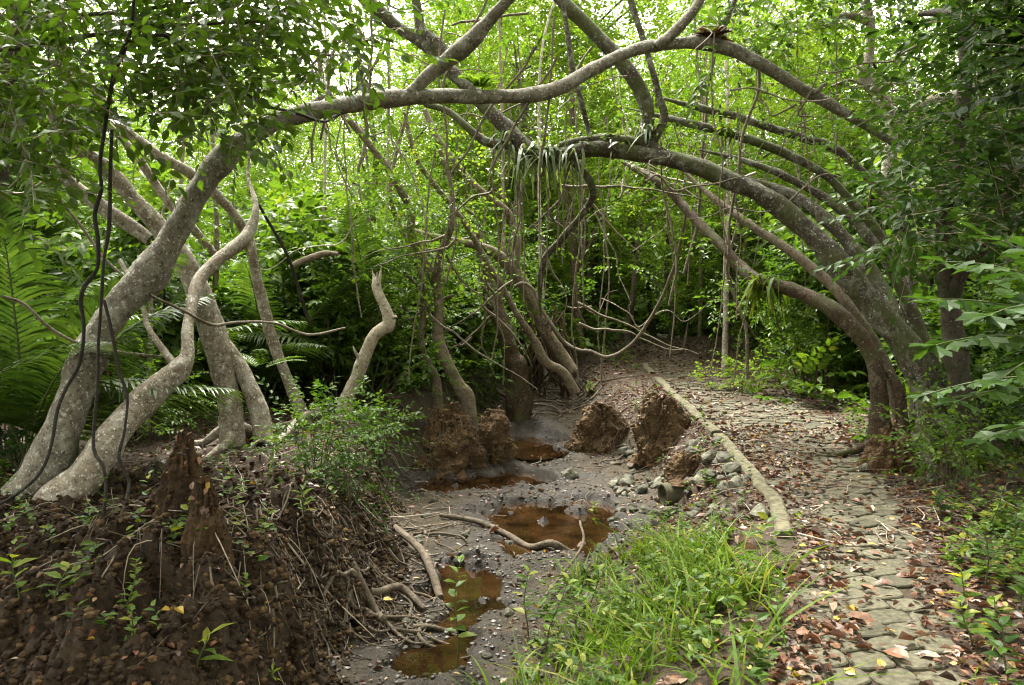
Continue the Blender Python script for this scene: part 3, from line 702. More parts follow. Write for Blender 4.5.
L_TR = [(645, 150, 8.25, 9), (646, 132, 8.3, 9), (648, 112, 8.3, 9.5), (640, 90, 8.3, 10.5), (626, 68, 8.3, 10), (603, 42, 8.3, 9), (582, 20, 8.3, 9), (562, 0, 8.3, 9), (530, -50, 8.3, 7)]
L_B = [(652, 145, 8.2, 5), (664, 118, 8.2, 5.5), (659, 96, 8.2, 4.5), (650, 62, 8.2, 4), (642, 36, 8.2, 4), (632, 5, 8.2, 3.5), (620, -40, 8.2, 3)]
L_B2 = [(590, 137, 8.2, 3), (582, 104, 8.1, 3.6), (573, 70, 8.1, 4), (568, 38, 8.1, 3.4), (564, 10, 8.1, 3), (556, -40, 8.1, 2)]
def more_parts(root, bark, limbs):
    for k, (pn, rows) in enumerate(limbs):
        w_ = line(rows); w_[:, 3] *= .78
        mb = MB(); tube(mb, w_, step=.035, sides=16, rough=.10, seed=k + 5, knots=1)
        o = mb.build(pn, M[bark], root); o.data.transform(__import__('mathutils').Matrix.Translation(-root.location))
more_parts(tI, 'bark_mossy', [('branch', L_TR), ('branch', L_B), ('branch', L_B2)])
N_TR = [(938, 420, 10, 11), (934, 350, 10, 11), (926, 305, 10, 10.5), (914, 268, 10, 10), (904, 233, 10, 9), (896, 206, 10, 9), (888, 180, 10, 9), (893, 140, 10, 8), (890, 112, 10, 8), (878, 92, 10, 8.5), (865, 75, 10, 9), (869, 55, 10, 7), (871, 27, 10, 6.5), (865, 0, 10, 6), (855, -50, 10, 5)]
tN = tree('spotted_tree', 'upright pale spotted trunk with a kink, rising behind the right hand limbs', 'tree', 'bark_pale',
          [('trunk', N_TR), ('branch', [(893, 118, 10, 6), (921, 104, 9.5, 6.5), (950, 95, 9, 6), (974, 88, 8.5, 5.5), (995, 74, 8, 6), (1024, 48, 7.5, 6), (1060, 20, 7, 5)]),
           ('branch', [(866, 22, 10, 4), (850, 15, 9.8, 4), (832, 16, 9.6, 3)])], sides=12, roots=3)
tO = tree('dark_buttressed_tree', 'dark trunk with a widening foot and forked top at the right of the picture', 'tree', 'bark_dark',
          [('trunk', [(978, 470, 7.0, 20), (970, 430, 7.0, 16), (962, 395, 7.0, 14), (956, 355, 7.0, 14), (951, 310, 7.0, 13), (948, 270, 7.0, 12.5), (946, 230, 7.0, 12), (950, 180, 7.0, 10), (960, 130, 7.0, 9), (965, 60, 7, 8), (960, -20, 7, 7)]),
           ('branch', [(953, 300, 7.0, 8), (958, 282, 6.9, 8.5), (968, 264, 6.8, 8), (983, 246, 6.7, 8), (997, 222, 6.6, 8), (1008, 195, 6.5, 8.5), (1026, 168, 6.4, 9), (1060, 130, 6.3, 8)]),
           ('stem', [(1000, 475, 7.0, 22), (990, 440, 7.05, 12), (978, 405, 7.1, 7), (965, 375, 7.1, 5)]),
           ('branch', [(1045, 80, 7, 7), (1010, 45, 7.4, 6), (973, 21, 7.8, 5.5), (942, 13, 8.2, 5), (920, 14, 8.5, 3)])], sides=14, rough=.12)
tP = tree('edge_tree', 'dark brown trunk at the left edge of the picture behind hanging leaves', 'tree', 'bark_dark',
          [('trunk', [(-60, 520, 6.6, 24), (-40, 400, 6.6, 20), (-20, 250, 6.6, 18), (0, 120, 6.6, 18), (14, 60, 6.6, 16), (20, 0, 6.6, 13), (10, -60, 6.6, 10)]),
           ('branch', [(-10, 52, 5.6, 3), (40, 42, 5.5, 3), (90, 34, 5.4, 2.6), (150, 27, 5.3, 2.2), (215, 24, 5.2, 1.8), (260, 22, 5.1, 1.2)]),
           ('branch', [(20, 20, 6, 3), (110, 12, 5.6, 2.4), (200, 2, 5.3, 2), (300, -10, 5.1, 1.6)])])
print('trees', len(bpy.data.objects))

# ------------------------------------------------------------------ crowns of those trees
def px_clumps(lo, hi, n, rg, d0, d1, keep=None):
    """n clump centres in a slab of the view between two depths"""
    x = rg.uniform(lo[0], hi[0], n * 3); y = rg.uniform(lo[1], hi[1], n * 3)
    if keep is not None:
        m = keep(x, y); x, y = x[m], y[m]
    return P(x[:n], y[:n], rg.uniform(d0, d1, min(n, len(x))))
cr = np.random.default_rng(21)
# left: leaves on thin drooping twigs near the camera
mb = MB(); tw = MB()
c = px_clumps((-60, -70), (360, 150), 95, cr, 4.3, 6.2, lambda x, y: y < 128 - .00035 * (x - 60) ** 2 - 22 * (x > 260) + cr.uniform(-35, 15, len(x)))
clump_sprays(mb, c, .28, 9, .42, 9, .092, cr, tmpl=T8, spread=58, droop=.35, twig=(tw, .0035), alive=.9)
c = px_clumps((-60, 60), (75, 210), 14, cr, 4.6, 6.0)
clump_sprays(mb, c, .26, 8, .4, 9, .10, cr, tmpl=T8, spread=58, droop=.4, twig=(tw, .0035), alive=.85)
add_crown(tP, mb, 'leaf_over'); tag(add_crown(tP, tw, 'twig', 'twigs'), kind='stuff')
# above the frame, where they shade the left bank
def high_crown(centers, rad, per, mat, root, size=.11, L=.6, n=11):
    m_ = MB(); clump_sprays(m_, centers, rad, per, L, n, size, cr, droop=.25, alive=.9); add_crown(root, m_, mat)
def cloud(n, lo, hi): return cr.uniform(lo, hi, (n, 3))
high_crown(np.vstack([cloud(80, (-6.5, 2.2, 5.2), (-.9, 7.5, 7.5))]), .75, 18, 'leaf_mid', tC)
high_crown(cloud(120, (-6.5, -3.0, 3.7), (-.2, 3.4, 5.8)), .75, 20, 'leaf_mid', tP)
high_crown(cloud(16, (-5.5, 6.5, 5.6), (-1.5, 10, 8)), .75, 14, 'leaf_mid', tD)
high_crown(cloud(14, (-1.2, 5.5, 6.2), (3.2, 9.5, 8)), .7, 13, 'leaf_mid', tA)
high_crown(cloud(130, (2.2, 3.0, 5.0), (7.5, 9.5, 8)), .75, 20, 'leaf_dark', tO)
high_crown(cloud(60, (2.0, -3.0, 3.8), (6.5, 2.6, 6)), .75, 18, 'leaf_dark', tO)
# right: dark leaves in front of the light
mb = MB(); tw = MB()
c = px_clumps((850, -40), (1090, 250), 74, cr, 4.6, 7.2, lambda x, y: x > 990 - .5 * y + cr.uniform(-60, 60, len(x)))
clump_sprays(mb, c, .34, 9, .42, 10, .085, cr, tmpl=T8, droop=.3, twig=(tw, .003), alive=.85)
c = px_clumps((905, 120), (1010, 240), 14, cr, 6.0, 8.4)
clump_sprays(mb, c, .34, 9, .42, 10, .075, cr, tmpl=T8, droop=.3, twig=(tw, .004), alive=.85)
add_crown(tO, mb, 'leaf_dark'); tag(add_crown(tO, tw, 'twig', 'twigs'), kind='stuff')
mb = MB(); tw = MB()
c = px_clumps((690, -60), (900, 70), 26, cr, 8, 10.5)
clump_sprays(mb, c, .4, 10, .5, 11, .10, cr, tmpl=T8, droop=.3, twig=(tw, .004), alive=.85)
add_crown(tN, mb, 'leaf_mid'); tag(add_crown(tN, tw, 'twig', 'twigs'), kind='stuff')
mb = MB()
c = px_clumps((330, -60), (520, 25), 14, cr, 8.5, 10.5)
clump_sprays(mb, c, .4, 9, .5, 11, .10, cr, droop=.3, alive=.8)
add_crown(tI, mb, 'leaf_mid')
for t_, rows, k, m_ in ((tF, F_TR[8:], 16, 'leaf_mid'), (tK, K_TR[6:], 12, 'leaf_mid'), (tJ, J_TR[10:], 14, 'leaf_mid'), (tF2, F_TR[6:12], 22, 'leaf_mid'), (tG, F_TR[4:10], 20, 'leaf_bright'), (tG2, [(560, 352, 12.6, 8), (515, 274, 12.3, 8), (477, 246, 12.1, 5.5), (422, 234, 11.9, 4)], 26, 'leaf_mid'), (tB, [(150, 330, 8, 3), (246, 175, 8.5, 3)], 8, 'leaf_mid')):
    mb = MB(); clump_sprays(mb, along(rows, k, cr, .2, 1, .5), .34, 9, .45, 10, .072, cr, droop=.35, alive=.8); add_crown(t_, mb, m_)

# ------------------------------------------------------------------ the wood behind: trees and shrubs built once, then copied
def wood_tree(name, label, group, h, r, base, nc, per, leaf, mat, bark, seed, squash=1.0):
    rg = np.random.default_rng(seed)
    root = empty(name, (0, 0, 0), label, 'tree', group)
    lean = rg.normal(0, .4, 2)
    pts = [(0, 0, -.3, .10 * h / 7 + .03)] + [(lean[0] * t + rg.normal(0, .12), lean[1] * t + rg.normal(0, .12), h * t, (.075 * h / 7) * (1 - .8 * t) + .01) for t in (.1, .25, .45, .65, .85, 1)]
    mb = MB(); tube(mb, pts, .15, 8, .1, 0, seed=seed)
    mb.build('trunk', M[bark], root)
    cc = []
    while len(cc) < nc:
        p = rg.uniform(-1, 1, 3)
        q = np.linalg.norm(p)
        if q < 1 and q > .35: cc.append((p[0] * r + lean[0], p[1] * r + lean[1], base + (p[2] * .5 + .5) * (h + .8 - base) * squash))
    cc = np.array(cc)
    for k in range(min(nc, 7)):
        mb = MB()
        z = min(max(cc[k, 2] - .5 * r, .3 * h), h * .95)
        tube(mb, [(lean[0] * z / h, lean[1] * z / h, z, .035), ((lean[0] * z / h + cc[k, 0]) / 2, (lean[1] * z / h + cc[k, 1]) / 2, (z + cc[k, 2]) / 2 - .05, .024), (*cc[k], .008)], .2, 5, 0, .1, seed=k)
        mb.build('branch', M[bark], root)
    mb = MB(); clump_sprays(mb, cc, .62, per, .55, 13, leaf, rg, droop=.28, alive=.92)
    mb.build('crown', M[mat], root, smooth=False)
    return root

def shrub(name, label, group, h, r, nc, per, leaf, mat, seed, tmpl=T4):
    rg = np.random.default_rng(seed)
    root = empty(name, (0, 0, 0), label, 'shrub', group)
    cc = np.stack([rg.normal(0, r * .5, nc), rg.normal(0, r * .5, nc), h * rg.uniform(.04, 1, nc)], -1)
    cc[:, :2] *= (1.15 - .55 * cc[:, 2:3] / h)
    st = MB()
    for k in range(min(nc, 16)):
        b = cc[k, :2] * .3
        tube(st, [(*b, -.15, .003 + .006 * h), (*(b * .4 + cc[k, :2] * .6), cc[k, 2] * .6, .002 + .004 * h), (*cc[k], .002)], .15, 5, 0, .06, seed=k)
    st.build('stems', M['twig'], root)
    mb = MB(); clump_sprays(mb, cc, .34, per, .38, 10, leaf, rg, droop=.25, tmpl=tmpl, alive=.92)
    mb.build('foliage', M[mat], root, smooth=False)
    return root

WG = 'trees of the bright wood behind the arch'
protos = [
    wood_tree('wood_tree', 'leafy yellow green tree in the sunlit wood behind the arching limbs', WG, 7.5, 2.3, 1.2, 78, 30, .066, 'leaf_bright', 'bark_wood', 101),
    wood_tree('wood_tree', 'leafy yellow green tree in the sunlit wood behind the arching limbs', WG, 9.0, 2.6, 2.5, 78, 24, .105, 'leaf_bright', 'bark_wood', 102),
    wood_tree('wood_tree', 'leafy yellow green tree in the sunlit wood behind the arching limbs', WG, 6.2, 2.0, .6, 66, 28, .08, 'leaf_bright', 'bark_wood', 103)]
WD = 'dark green trees of the wood'
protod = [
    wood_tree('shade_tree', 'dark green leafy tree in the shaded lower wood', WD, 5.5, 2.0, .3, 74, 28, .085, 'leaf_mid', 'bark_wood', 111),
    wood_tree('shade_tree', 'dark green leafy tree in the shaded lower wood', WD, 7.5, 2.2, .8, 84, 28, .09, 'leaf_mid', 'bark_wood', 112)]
wr = np.random.default_rng(55)
def plant(proto_list, spots, jit=.3, s0=.85, s1=1.2):
    used = set()
    for k, (x, y) in enumerate(spots):
        pr = proto_list[k % len(proto_list)]
        x += wr.normal(0, jit); y += wr.normal(0, jit)
        if y < 27: x = max(x, float(xr_path(y)) + .5) if x > float(xl_path(y)) - .2 else x
        s = wr.uniform(s0, s1) * (1.06 if -1.6 < x / y * 10 < 1.3 and proto_list is protos and y > 5 else 1); loc = (x, y, float(ground(x, y, False)) - .02); rz = wr.uniform(0, 6.28)
        if k < len(proto_list):
            pr.location = Vector(loc); pr.rotation_euler = (0, 0, rz); pr.scale = (s, s, s * wr.uniform(.9, 1.1))
        else:
            copy_tree(pr, loc, rz, (s, s, s * wr.uniform(.9, 1.1)))
def at_px(px, y): return ((px - 512) / F * y, y)
plant(protos, [at_px(*q) for q in [(120, 15), (300, 15.5), (430, 16.5), (560, 19), (660, 22), (200, 19), (360, 20), (480, 21), (-10, 18), (760, 19), (850, 16), (940, 17), (60, 24), (260, 25), (410, 26), (540, 27), (800, 25), (900, 24), (1010, 21),
     (700, 29), (150, 30), (340, 32), (480, 34), (600, 34), (760, 33), (880, 32), (20, 32), (980, 29), (1060, 25), (-60, 25), (620, 17.5), (720, 22), (40, 20), (580, 23), (430, 22), (680, 36), (560, 40), (440, 38), (640, 42), (300, 38), (820, 36), (720, 42), (520, 44), (220, 36), (380, 44), (920, 38), (100, 38)]], .35, .75, 1.12)
plant(protos, [(-8, 1), (-9, 5), (-7, -3), (-3.5, -5.5), (.5, -6), (4.5, -5), (8, -2), (8.5, 2.5), (8, 6.5), (-10, 9), (-2, -9), (6, -9)], .4, 1.0, 1.3)  # unseen trees beside and behind the camera, added to shade the foreground
plant(protos, [at_px(*q) for q in [(395, 20), (600, 23), (655, 25), (560, 27), (430, 28)]], .25, 1.15, 1.3)
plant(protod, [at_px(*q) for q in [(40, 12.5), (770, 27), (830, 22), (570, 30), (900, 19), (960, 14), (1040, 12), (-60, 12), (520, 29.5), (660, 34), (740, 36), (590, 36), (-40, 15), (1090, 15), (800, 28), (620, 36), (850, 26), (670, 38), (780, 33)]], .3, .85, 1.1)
SG = 'green shrubs of the wood floor'
sl = 'round leafy green shrub on the floor of the wood'
sh = [shrub('wood_shrub', sl, SG, 1.5, .8, 22, 22, .075, 'leaf_mid', 201), shrub('wood_shrub', sl, SG, 2.1, .9, 28, 22, .08, 'leaf_mid', 202), shrub('wood_shrub', sl, SG, 1.1, .7, 16, 20, .07, 'leaf_mid', 203)]
spots = []
for px, y in [(60, 9.8), (120, 10.6), (185, 11.5), (250, 12), (300, 12.5), (345, 12.2), (395, 13), (330, 11), (215, 10.5), (150, 12.5), (20, 11), (90, 13), (440, 14), (475, 15), (510, 17), (400, 15), (350, 15), (280, 15), (540, 18),
              (555, 20.5), (600, 29), (640, 29.5), (680, 28), (715, 26), (745, 23), (780, 21), (810, 18.5), (840, 16.5), (870, 14.5), (700, 30), (660, 31), (580, 27), (800, 15.3), (770, 17.5), (740, 20), (905, 12.5), (850, 13), (830, 12), (945, 11.5), (990, 10.5), (1030, 9.5), (980, 13), (1000, 9), (1060, 8), (715, 29), (755, 27), (800, 24), (570, 24), (545, 23), (520, 21), (490, 19), (460, 17)]:
    spots.append(at_px(px, y))
plant(sh, spots, .15, .8, 1.25)
plant(sh, [at_px(*q) for q in [(575, 25), (605, 30), (630, 31), (655, 30), (685, 29.5), (705, 27), (725, 25), (748, 24.5), (765, 22.5), (790, 21.5), (815, 20), (842, 18.5), (870, 17), (900, 15), (930, 14), (590, 32), (645, 33), (700, 32), (760, 30), (820, 25), (880, 20), (555, 27), (520, 25), (485, 22), (450, 19), (420, 17), (380, 17), (320, 16.5), (270, 17), (220, 16), (160, 15), (100, 15), (50, 15), (0, 14)]], .3, 1.5, 2.3)

BG = 'broad leaved bushes of the understorey'
bl = 'broad leaved dark bush in the understorey of the wood'
bb = [shrub('understorey_bush', bl, BG, 2.2, .9, 22, 14, .15, 'leaf_mid', 211, T8), shrub('understorey_bush', bl, BG, 1.5, .8, 18, 14, .13, 'leaf_mid', 212, T8)]
plant(bb, [at_px(*q) for q in [(165, 10.4), (90, 10.2), (310, 11.8), (365, 12.8), (415, 13.2), (455, 13.8), (500, 16), (530, 17.5), (280, 13), (205, 12.5), (30, 11.5), (555, 19), (590, 24.5), (620, 28.5), (650, 29), (680, 27.5), (700, 25.5), (722, 23.5), (745, 21.5),
    (765, 19.5), (790, 17.5), (815, 16), (840, 14.6), (862, 13.2), (890, 12), (920, 11), (960, 10), (1010, 9.4), (735, 26), (775, 23), (805, 20), (690, 31), (640, 31), (605, 29), (575, 26.5), (540, 23), (845, 18), (880, 15), (470, 16), (430, 15.5)]], .15, .9, 1.5)

# the closed far wood, one mass
fr = np.random.default_rng(77)
n = 3400
ang = fr.uniform(-.85, .85, n); dist = fr.uniform(38, 62, n)
hh = fr.uniform(0, 1, n) ** 1.15 * (15 + 4.0 * np.sin(ang * 9) + 2.5 * np.sin(ang * 23 + 1))
cc = np.stack([dist * np.sin(ang), dist * np.cos(ang), zp(dist) + hh], -1)
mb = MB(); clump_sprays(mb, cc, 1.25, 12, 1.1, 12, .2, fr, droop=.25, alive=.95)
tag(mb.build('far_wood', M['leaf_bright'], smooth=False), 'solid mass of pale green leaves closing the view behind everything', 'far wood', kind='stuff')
print('wood', len(bpy.data.objects))

# clods broken off the bank: nobody could count them
def rock_template(seed, sub=2, flat=.7, rough=.28):
    import bmesh
    bm = bmesh.new(); bmesh.ops.create_icosphere(bm, subdivisions=sub, radius=1)
    V = np.array([v.co[:] for v in bm.verts]); Fc = np.array([[v.index for v in f.verts] for f in bm.faces]); bm.free()
    V = V * (1 + rough * 1.8 * fbm(V[:, 0] * 1.3, V[:, 1] * 1.3, V[:, 2] * 1.3, 3, seed))[:, None]
    rg = np.random.default_rng(seed)
    for k in range(7):                         # broken facets
        n_ = unit(rg.normal(0, 1, 3)); dd = V @ n_ - .72; V = V - n_ * np.clip(dd, 0, None)[:, None] * .8
    V[:, 2] *= flat
    return V, Fc
def scatter_rocks(mb, pts, size, rg, templ, rnd=None):
    for k in range(len(templ)):
        sel = np.arange(len(pts)) % len(templ) == k
        if not sel.any(): continue
        tv, tf = templ[k]; p = pts[sel]; s = size[sel]
        a = rg.uniform(0, 6.28, len(p)); ca, sa = np.cos(a), np.sin(a)
        st = rg.uniform(.7, 1.35, (len(p), 1))
        x = tv[None, :, 0] * st; y = tv[None, :, 1] / st; z = np.broadcast_to(tv[None, :, 2], x.shape)
        V = np.stack([x * ca[:, None] - y * sa[:, None], x * sa[:, None] + y * ca[:, None], z], -1) * s[:, None, None] + p[:, None]
        r = rg.uniform(0, 1, len(p)) if rnd is None else rnd[sel]
        mb.add(V.reshape(-1, 3), (np.arange(len(p))[:, None, None] * len(tv) + tf[None]).reshape(-1, 3), np.repeat(r, len(tv)))
rt1 = [rock_template(k, 1, .75) for k in range(6)]

# ------------------------------------------------------------------ soil mounds with crumbly sides
def mound(name, label, px, py, d, wpx, hpx, mat, seed, pw=1.0, cat='soil mound', group=None, lean=0.0):
    rg = np.random.default_rng(seed)
    c = P(px, py, d)
    if pw > 1: c = hit(np.array(float(px)), np.array(float(py))); d = float(proj(c)[2])
    r = wpx / 2 * d / F; h = hpx * d / F
    zg = float(ground(c[0], c[1], False))
    mb = MB()
    nt_, nz_ = 72, 44
    t = np.linspace(0, 2 * PI, nt_, endpoint=False)[None]; u = np.linspace(0, 1, nz_)[:, None]
    prof = (1.0 * (1 - u ** 1.3) ** .62 if pw > 1 else np.sqrt(np.clip(1 - u ** 3.0, 0, 1))) + (.15 if pw > 1 else .45) * (1 - u) ** 4
    rad_ = r * prof * (1 + .25 * noise3(np.cos(t) * 1.3 + 0 * u, np.sin(t) * 1.3 + 0 * u, u * 1.5, seed))
    X = rad_ * np.cos(t) + lean * r * u; Y = rad_ * np.sin(t) * .8; Z = -0.15 + (h + .15) * u + 0 * t
    q = np.stack([X, Y, Z], -1)
    nrm = unit(np.stack([np.cos(t) + 0 * u, np.sin(t) + 0 * u, .3 + 2 * np.clip(u - .7, 0, 1) + 0 * t], -1))
    sc_ = min(1.0, r / .25)
    q = q + nrm * sc_ * ((.07 if pw > 1 else .26) * fbm(X * 3.2 / sc_, Y * 3.2 / sc_, Z * 2.0 / sc_, 5, seed) + .09 * (.5 - worley(np.arctan2(Y, X) * r * 8 / sc_, Z * 5, seed)) + .05 * fbm(X * 17, Y * 17, Z * 17, 3, seed + 7))[..., None]
    i = np.arange(nz_ - 1)[:, None] * nt_; j = np.arange(nt_)[None]; j2 = (j + 1) % nt_
    mb.add(q.reshape(-1, 3), np.stack([i + j, i + j2, i + nt_ + j2, i + nt_ + j], -1).reshape(-1, 4), np.clip(.45 + .5 * fbm(X * 6, Y * 6, Z * 6, 3, seed + 3), 0, 1).ravel())
    kk = rg.integers(0, len(q.reshape(-1, 3)), int(420 * min(1.5, r * h * 5)))
    scatter_rocks(mb, q.reshape(-1, 3)[kk], rg.uniform(.006, .034, len(kk)) * (.5 if pw > 1 else 1), rg, rt1)
    o = mb.build(name, M[mat], smooth=False)
    o.location = Vector((float(c[0]), float(c[1]), zg))
    rl = MB()
    for k in range(0 if pw > 1 else int(5 + 60 * r * h)):
        tt = rg.uniform(0, 2 * PI); ii = nz_ - 6; pts = []
        while ii > 2:
            jj = int(tt / (2 * PI) * nt_) % nt_
            pts.append((*(q[ii, jj] + nrm[ii, jj] * .012), .0045)); ii -= int(rg.integers(4, 8)); tt += rg.normal(0, .16)
            if rg.uniform() < .10 and len(pts) > 3: break
        if len(pts) > 2: tube(rl, pts, .03, 5, .1, .02, seed=k)
    if len(rl.V): rl.build('rootlets', M['root'], o)
    kk = rg.integers(0, q.shape[0] * q.shape[1], int(150 * min(2, 6 * r * h)) + 20); pos = q.reshape(-1, 3)[kk]; nn = nrm.reshape(-1, 3)[kk] * .6 + np.array([0, 0, 1.0])
    keep = rg.uniform(0, 1, len(kk)) < .25 + .75 * (pos[:, 2] > .6 * h)
    lb = MB(); put_leaves(lb, pos[keep] + nn[keep] * .012, rand_dirs(keep.sum(), rg), nn[keep], rg.uniform(.02, .06, keep.sum()), T8, rg.uniform(0, 1, keep.sum())); tag(lb.build('leaf_scraps', M['litter'], o, smooth=False), kind='stuff')
    return tag(o, label, cat, group)
mound('soil_mound', 'pointed brown earth cone standing on the left bank', 207, 560, 4.5, 50, 76, 'clod', 1, 2)
mound('soil_mound', 'tall dark earth column behind the small pointed cone', 184, 522, 5.2, 50, 92, 'clod', 2, 2)
mound('soil_mound', 'root bound earth lump with a small plant, left edge of the upper stream', 452, 460, 10.3, 48, 58, 'clod_brown', 3, .6)
mound('soil_mound', 'narrow earth lump joined to the plant topped lump by the stream', 490, 446, 10.6, 32, 48, 'clod_brown', 4, .6)
mound('soil_mound', 'broad brown earth block with a leafy top between stream and path', 601, 441, 11.2, 48, 48, 'clod_brown', 5, .45)
mound('soil_mound', 'brown earth block beside the kerb, right of the leafy topped block', 661, 467, 10.0, 40, 58, 'clod_brown', 6, .5)
mound('soil_mound', 'low earth lump behind the fallen root in the stream', 694, 500, 8.6, 34, 16, 'clod_brown', 7, .6)
mound('soil_mound', 'dark earth hump at the foot of the rusty tree', 893, 470, 8.6, 66, 44, 'clod_brown', 8, 2)
mound('soil_mound', 'small reddish earth lump hanging between the two stout left trunks', 112, 400, 8.6, 26, 70, 'clod', 9, .8)

sr = np.random.default_rng(91)
def on_ground(x, y, up=0.0): return np.stack([x, y, ground(x, y) + up], -1)
x, y = sr.uniform(-4.4, -.3, 90000), sr.uniform(2.7, 8.4, 90000)
ch_, tl_, tr_ = channel(x, y)
k = (sr.uniform(0, 1, 90000) < np.clip((1 - tl_) * smooth(7.5, 4.5, y) * .55 + tl_ * (1 - tl_) * 4, 0, 1)) 
mb = MB(); scatter_rocks(mb, on_ground(x[k], y[k], .002), rnd=sr.uniform(0, 1, k.sum()) ** 2, size=.005 + .03 * sr.uniform(0, 1, k.sum()) ** 2.2, rg=sr, templ=rt1)
tag(mb.build('soil_crumbs', M['clod'], smooth=False), 'loose dark soil crumbs over the left bank', 'soil', kind='stuff')
# pebbles in the stream bed
x, y = sr.uniform(-1.6, 2.2, 26000), sr.uniform(3, 16, 26000)
ch_, tl_, tr_ = channel(x, y)
k = sr.uniform(0, 1, len(x)) < smooth(.3, .9, ch_) * (.25 + .75 * (fbm(x * 1.2, y * 1.2, 0, 2, 5) > -.1)) * np.clip(9 / y, .3, 1) ** 1.5
mb = MB(); scatter_rocks(mb, on_ground(x[k], y[k], .001), .004 + .022 * sr.uniform(0, 1, k.sum()) ** 3, sr, rt1)
tag(mb.build('gravel', M['pebble'], smooth=False), 'small wet pebbles strewn over the stream bed', 'gravel', kind='stuff')

# stones along the kerb: one object each, six shapes
rt2 = [rock_template(40 + k, 3, .72, .3) for k in range(6)]
stone_me = []
for k in range(12):
    mb = MB(); mb.add(*rt2[k % 6], [.2, .45, .7, .35, .6, .95, .1, .5, .8, .4, .55, .3][k])
    o = mb.build('stone', M['stone'], smooth=False); stone_me.append(o.data); bpy.data.objects.remove(o)
def stone(px, py, wpx, label, group='stones below the kerb', k=None, sink=.25):
    p = hit(np.array(float(px)), np.array(float(py)))
    d = proj(p)[2]; s = wpx / 2 * d / F
    o = bpy.data.objects.new('stone', stone_me[sr.integers(12) if k is None else k]); COL.objects.link(o)
    o.location = (p[0], p[1], p[2] + s * .72 * (1 - sink) * .6); o.scale = (s, s * .9, s); o.rotation_euler = (sr.normal(0, .25), sr.normal(0, .25), sr.uniform(0, 6.28))
    return tag(o, label, 'stone', group)
for a in [(694, 446, 17, 'rounded grey stone topmost of the heap against the kerb', 1), (693, 455, 19, 'dark round stone under the topmost one by the kerb', 0), (712, 460, 18, 'pale grey stone just below the kerb bend', 2),
          (725, 463, 20, 'broken pale block wedged under the kerb', 3), (731, 472, 20, 'grey square stone low against the kerb', 7), (737, 488, 22, 'flat mossy slab set below the kerb', 8),
          (569, 479, 18, 'single grey stone standing alone in the stream', 2), (627, 484, 18, 'grey stone at the left end of the rubble', 1), (642, 491, 15, 'dark wet stone in the rubble', 6), (690, 488, 15, 'reddish brown stone in the rubble', 5),
          (672, 515, 22, 'large grey stone at the mouth of the drain pipe', 3), (655, 516, 13, 'round stone left of the drain pipe', 4), (645, 514, 12, 'small brown stone left of the pipe stones', 9), (633, 512, 10, 'small grey pebble stone at the puddle edge', 0), (622, 512, 9, 'leftmost little stone at the puddle edge', 10),
          (760, 516, 24, 'broad mossy stone at the upper edge of the grass', 8), (652, 528, 17, 'dark stone half buried above the fallen root', 6)]:
    stone(a[0], a[1], a[2] * 1.05, a[3], k=a[4], sink=.5)
for k in range(150):
    u = sr.uniform(0, 1)
    stone(sr.uniform(612, 760), sr.uniform(478, 520) if u < .6 else sr.uniform(440, 500), 3.5 + 14 * sr.uniform(0, 1) ** 2, 'small grey stone lying loose in the rubble below the kerb', 'loose rubble between stream and kerb', sink=.8) if not (k < 0) else None
for k in range(40):
    stone(sr.uniform(380, 560), sr.uniform(480, 670), sr.uniform(5, 14), 'small wet brown stone lying in the stream bed', 'wet stones of the stream bed', k=int(sr.choice([0, 6, 4, 9])), sink=.8)

# drain pipe end
pp = hit(np.array(668.), np.array(507.))
mb = MB()
t = np.linspace(0, 2 * PI, 28, endpoint=False); ring = np.stack([0 * t, np.cos(t), np.sin(t)], -1)
ax = unit(np.array([-1.0, -.25, -.08])); s_ = unit(np.cross(ax, [0, 0, 1])); u_ = np.cross(s_, ax)
rings = []
for (l, r) in ((.55, .13), (0, .13), (-.01, .122), (-.005, .10), (.5, .10)):
    rings.append(-ax * l + (np.cos(t)[:, None] * s_ + np.sin(t)[:, None] * u_) * r)
V = np.array(rings).reshape(-1, 3); i = np.arange(4)[:, None] * 28; j = np.arange(28)[None]; j2 = (j + 1) % 28
mb.add(V, np.stack([i + j, i + j2, i + 28 + j2, i + 28 + j], -1).reshape(-1, 4), .3)
o = mb.build('drain_pipe', M['concrete']); o.location = Vector(pp) + Vector((-.05, 0, .09))
tag(o, 'short concrete drain pipe poking out of the rubble towards the stream', 'pipe')

# ------------------------------------------------------------------ roots over the left bank and elsewhere
def crawl(mb, x, y, ang, length, r, rg, sides=6, lift=.5, turn=.5):
    n = int(length / .06) + 3
    pts = []
    for k in range(n):
        pts.append((x, y, 0, r * (1 - .6 * k / n)))
        ang += rg.normal(0, turn * .5); cx_, cy_ = math.cos(ang), math.sin(ang)
        g_ = float(ground(x + .04 * cx_, y + .04 * cy_, False) - ground(x, y, False)) / .04
        st_ = .06 / math.sqrt(1 + 1.5 * g_ * g_); x += st_ * cx_; y += st_ * cy_
    a = np.array(pts); a[:, 2] = ground(a[:, 0], a[:, 1])
    k_ = np.ones(5) / 5; zz = np.convolve(np.pad(a[:, 2], 2, 'edge'), k_, 'valid')
    a[:, 2] = np.maximum(zz, a[:, 2] - r) + a[:, 3] * lift + .01 * rg.uniform(0, 1)
    tube(mb, a[::2], .04, sides, .08, 0, seed=int(rg.integers(99)))
rr_ = np.random.default_rng(17)
mb = MB()
for k in range(150):
    p = hit(np.array(rr_.uniform(250, 440)), np.array(rr_.uniform(490, 640)))
    crawl(mb, p[0], p[1], rr_.uniform(0, 6.28), rr_.uniform(.25, .9), rr_.uniform(.003, .010), rr_, 5, 1.2, 1.1)
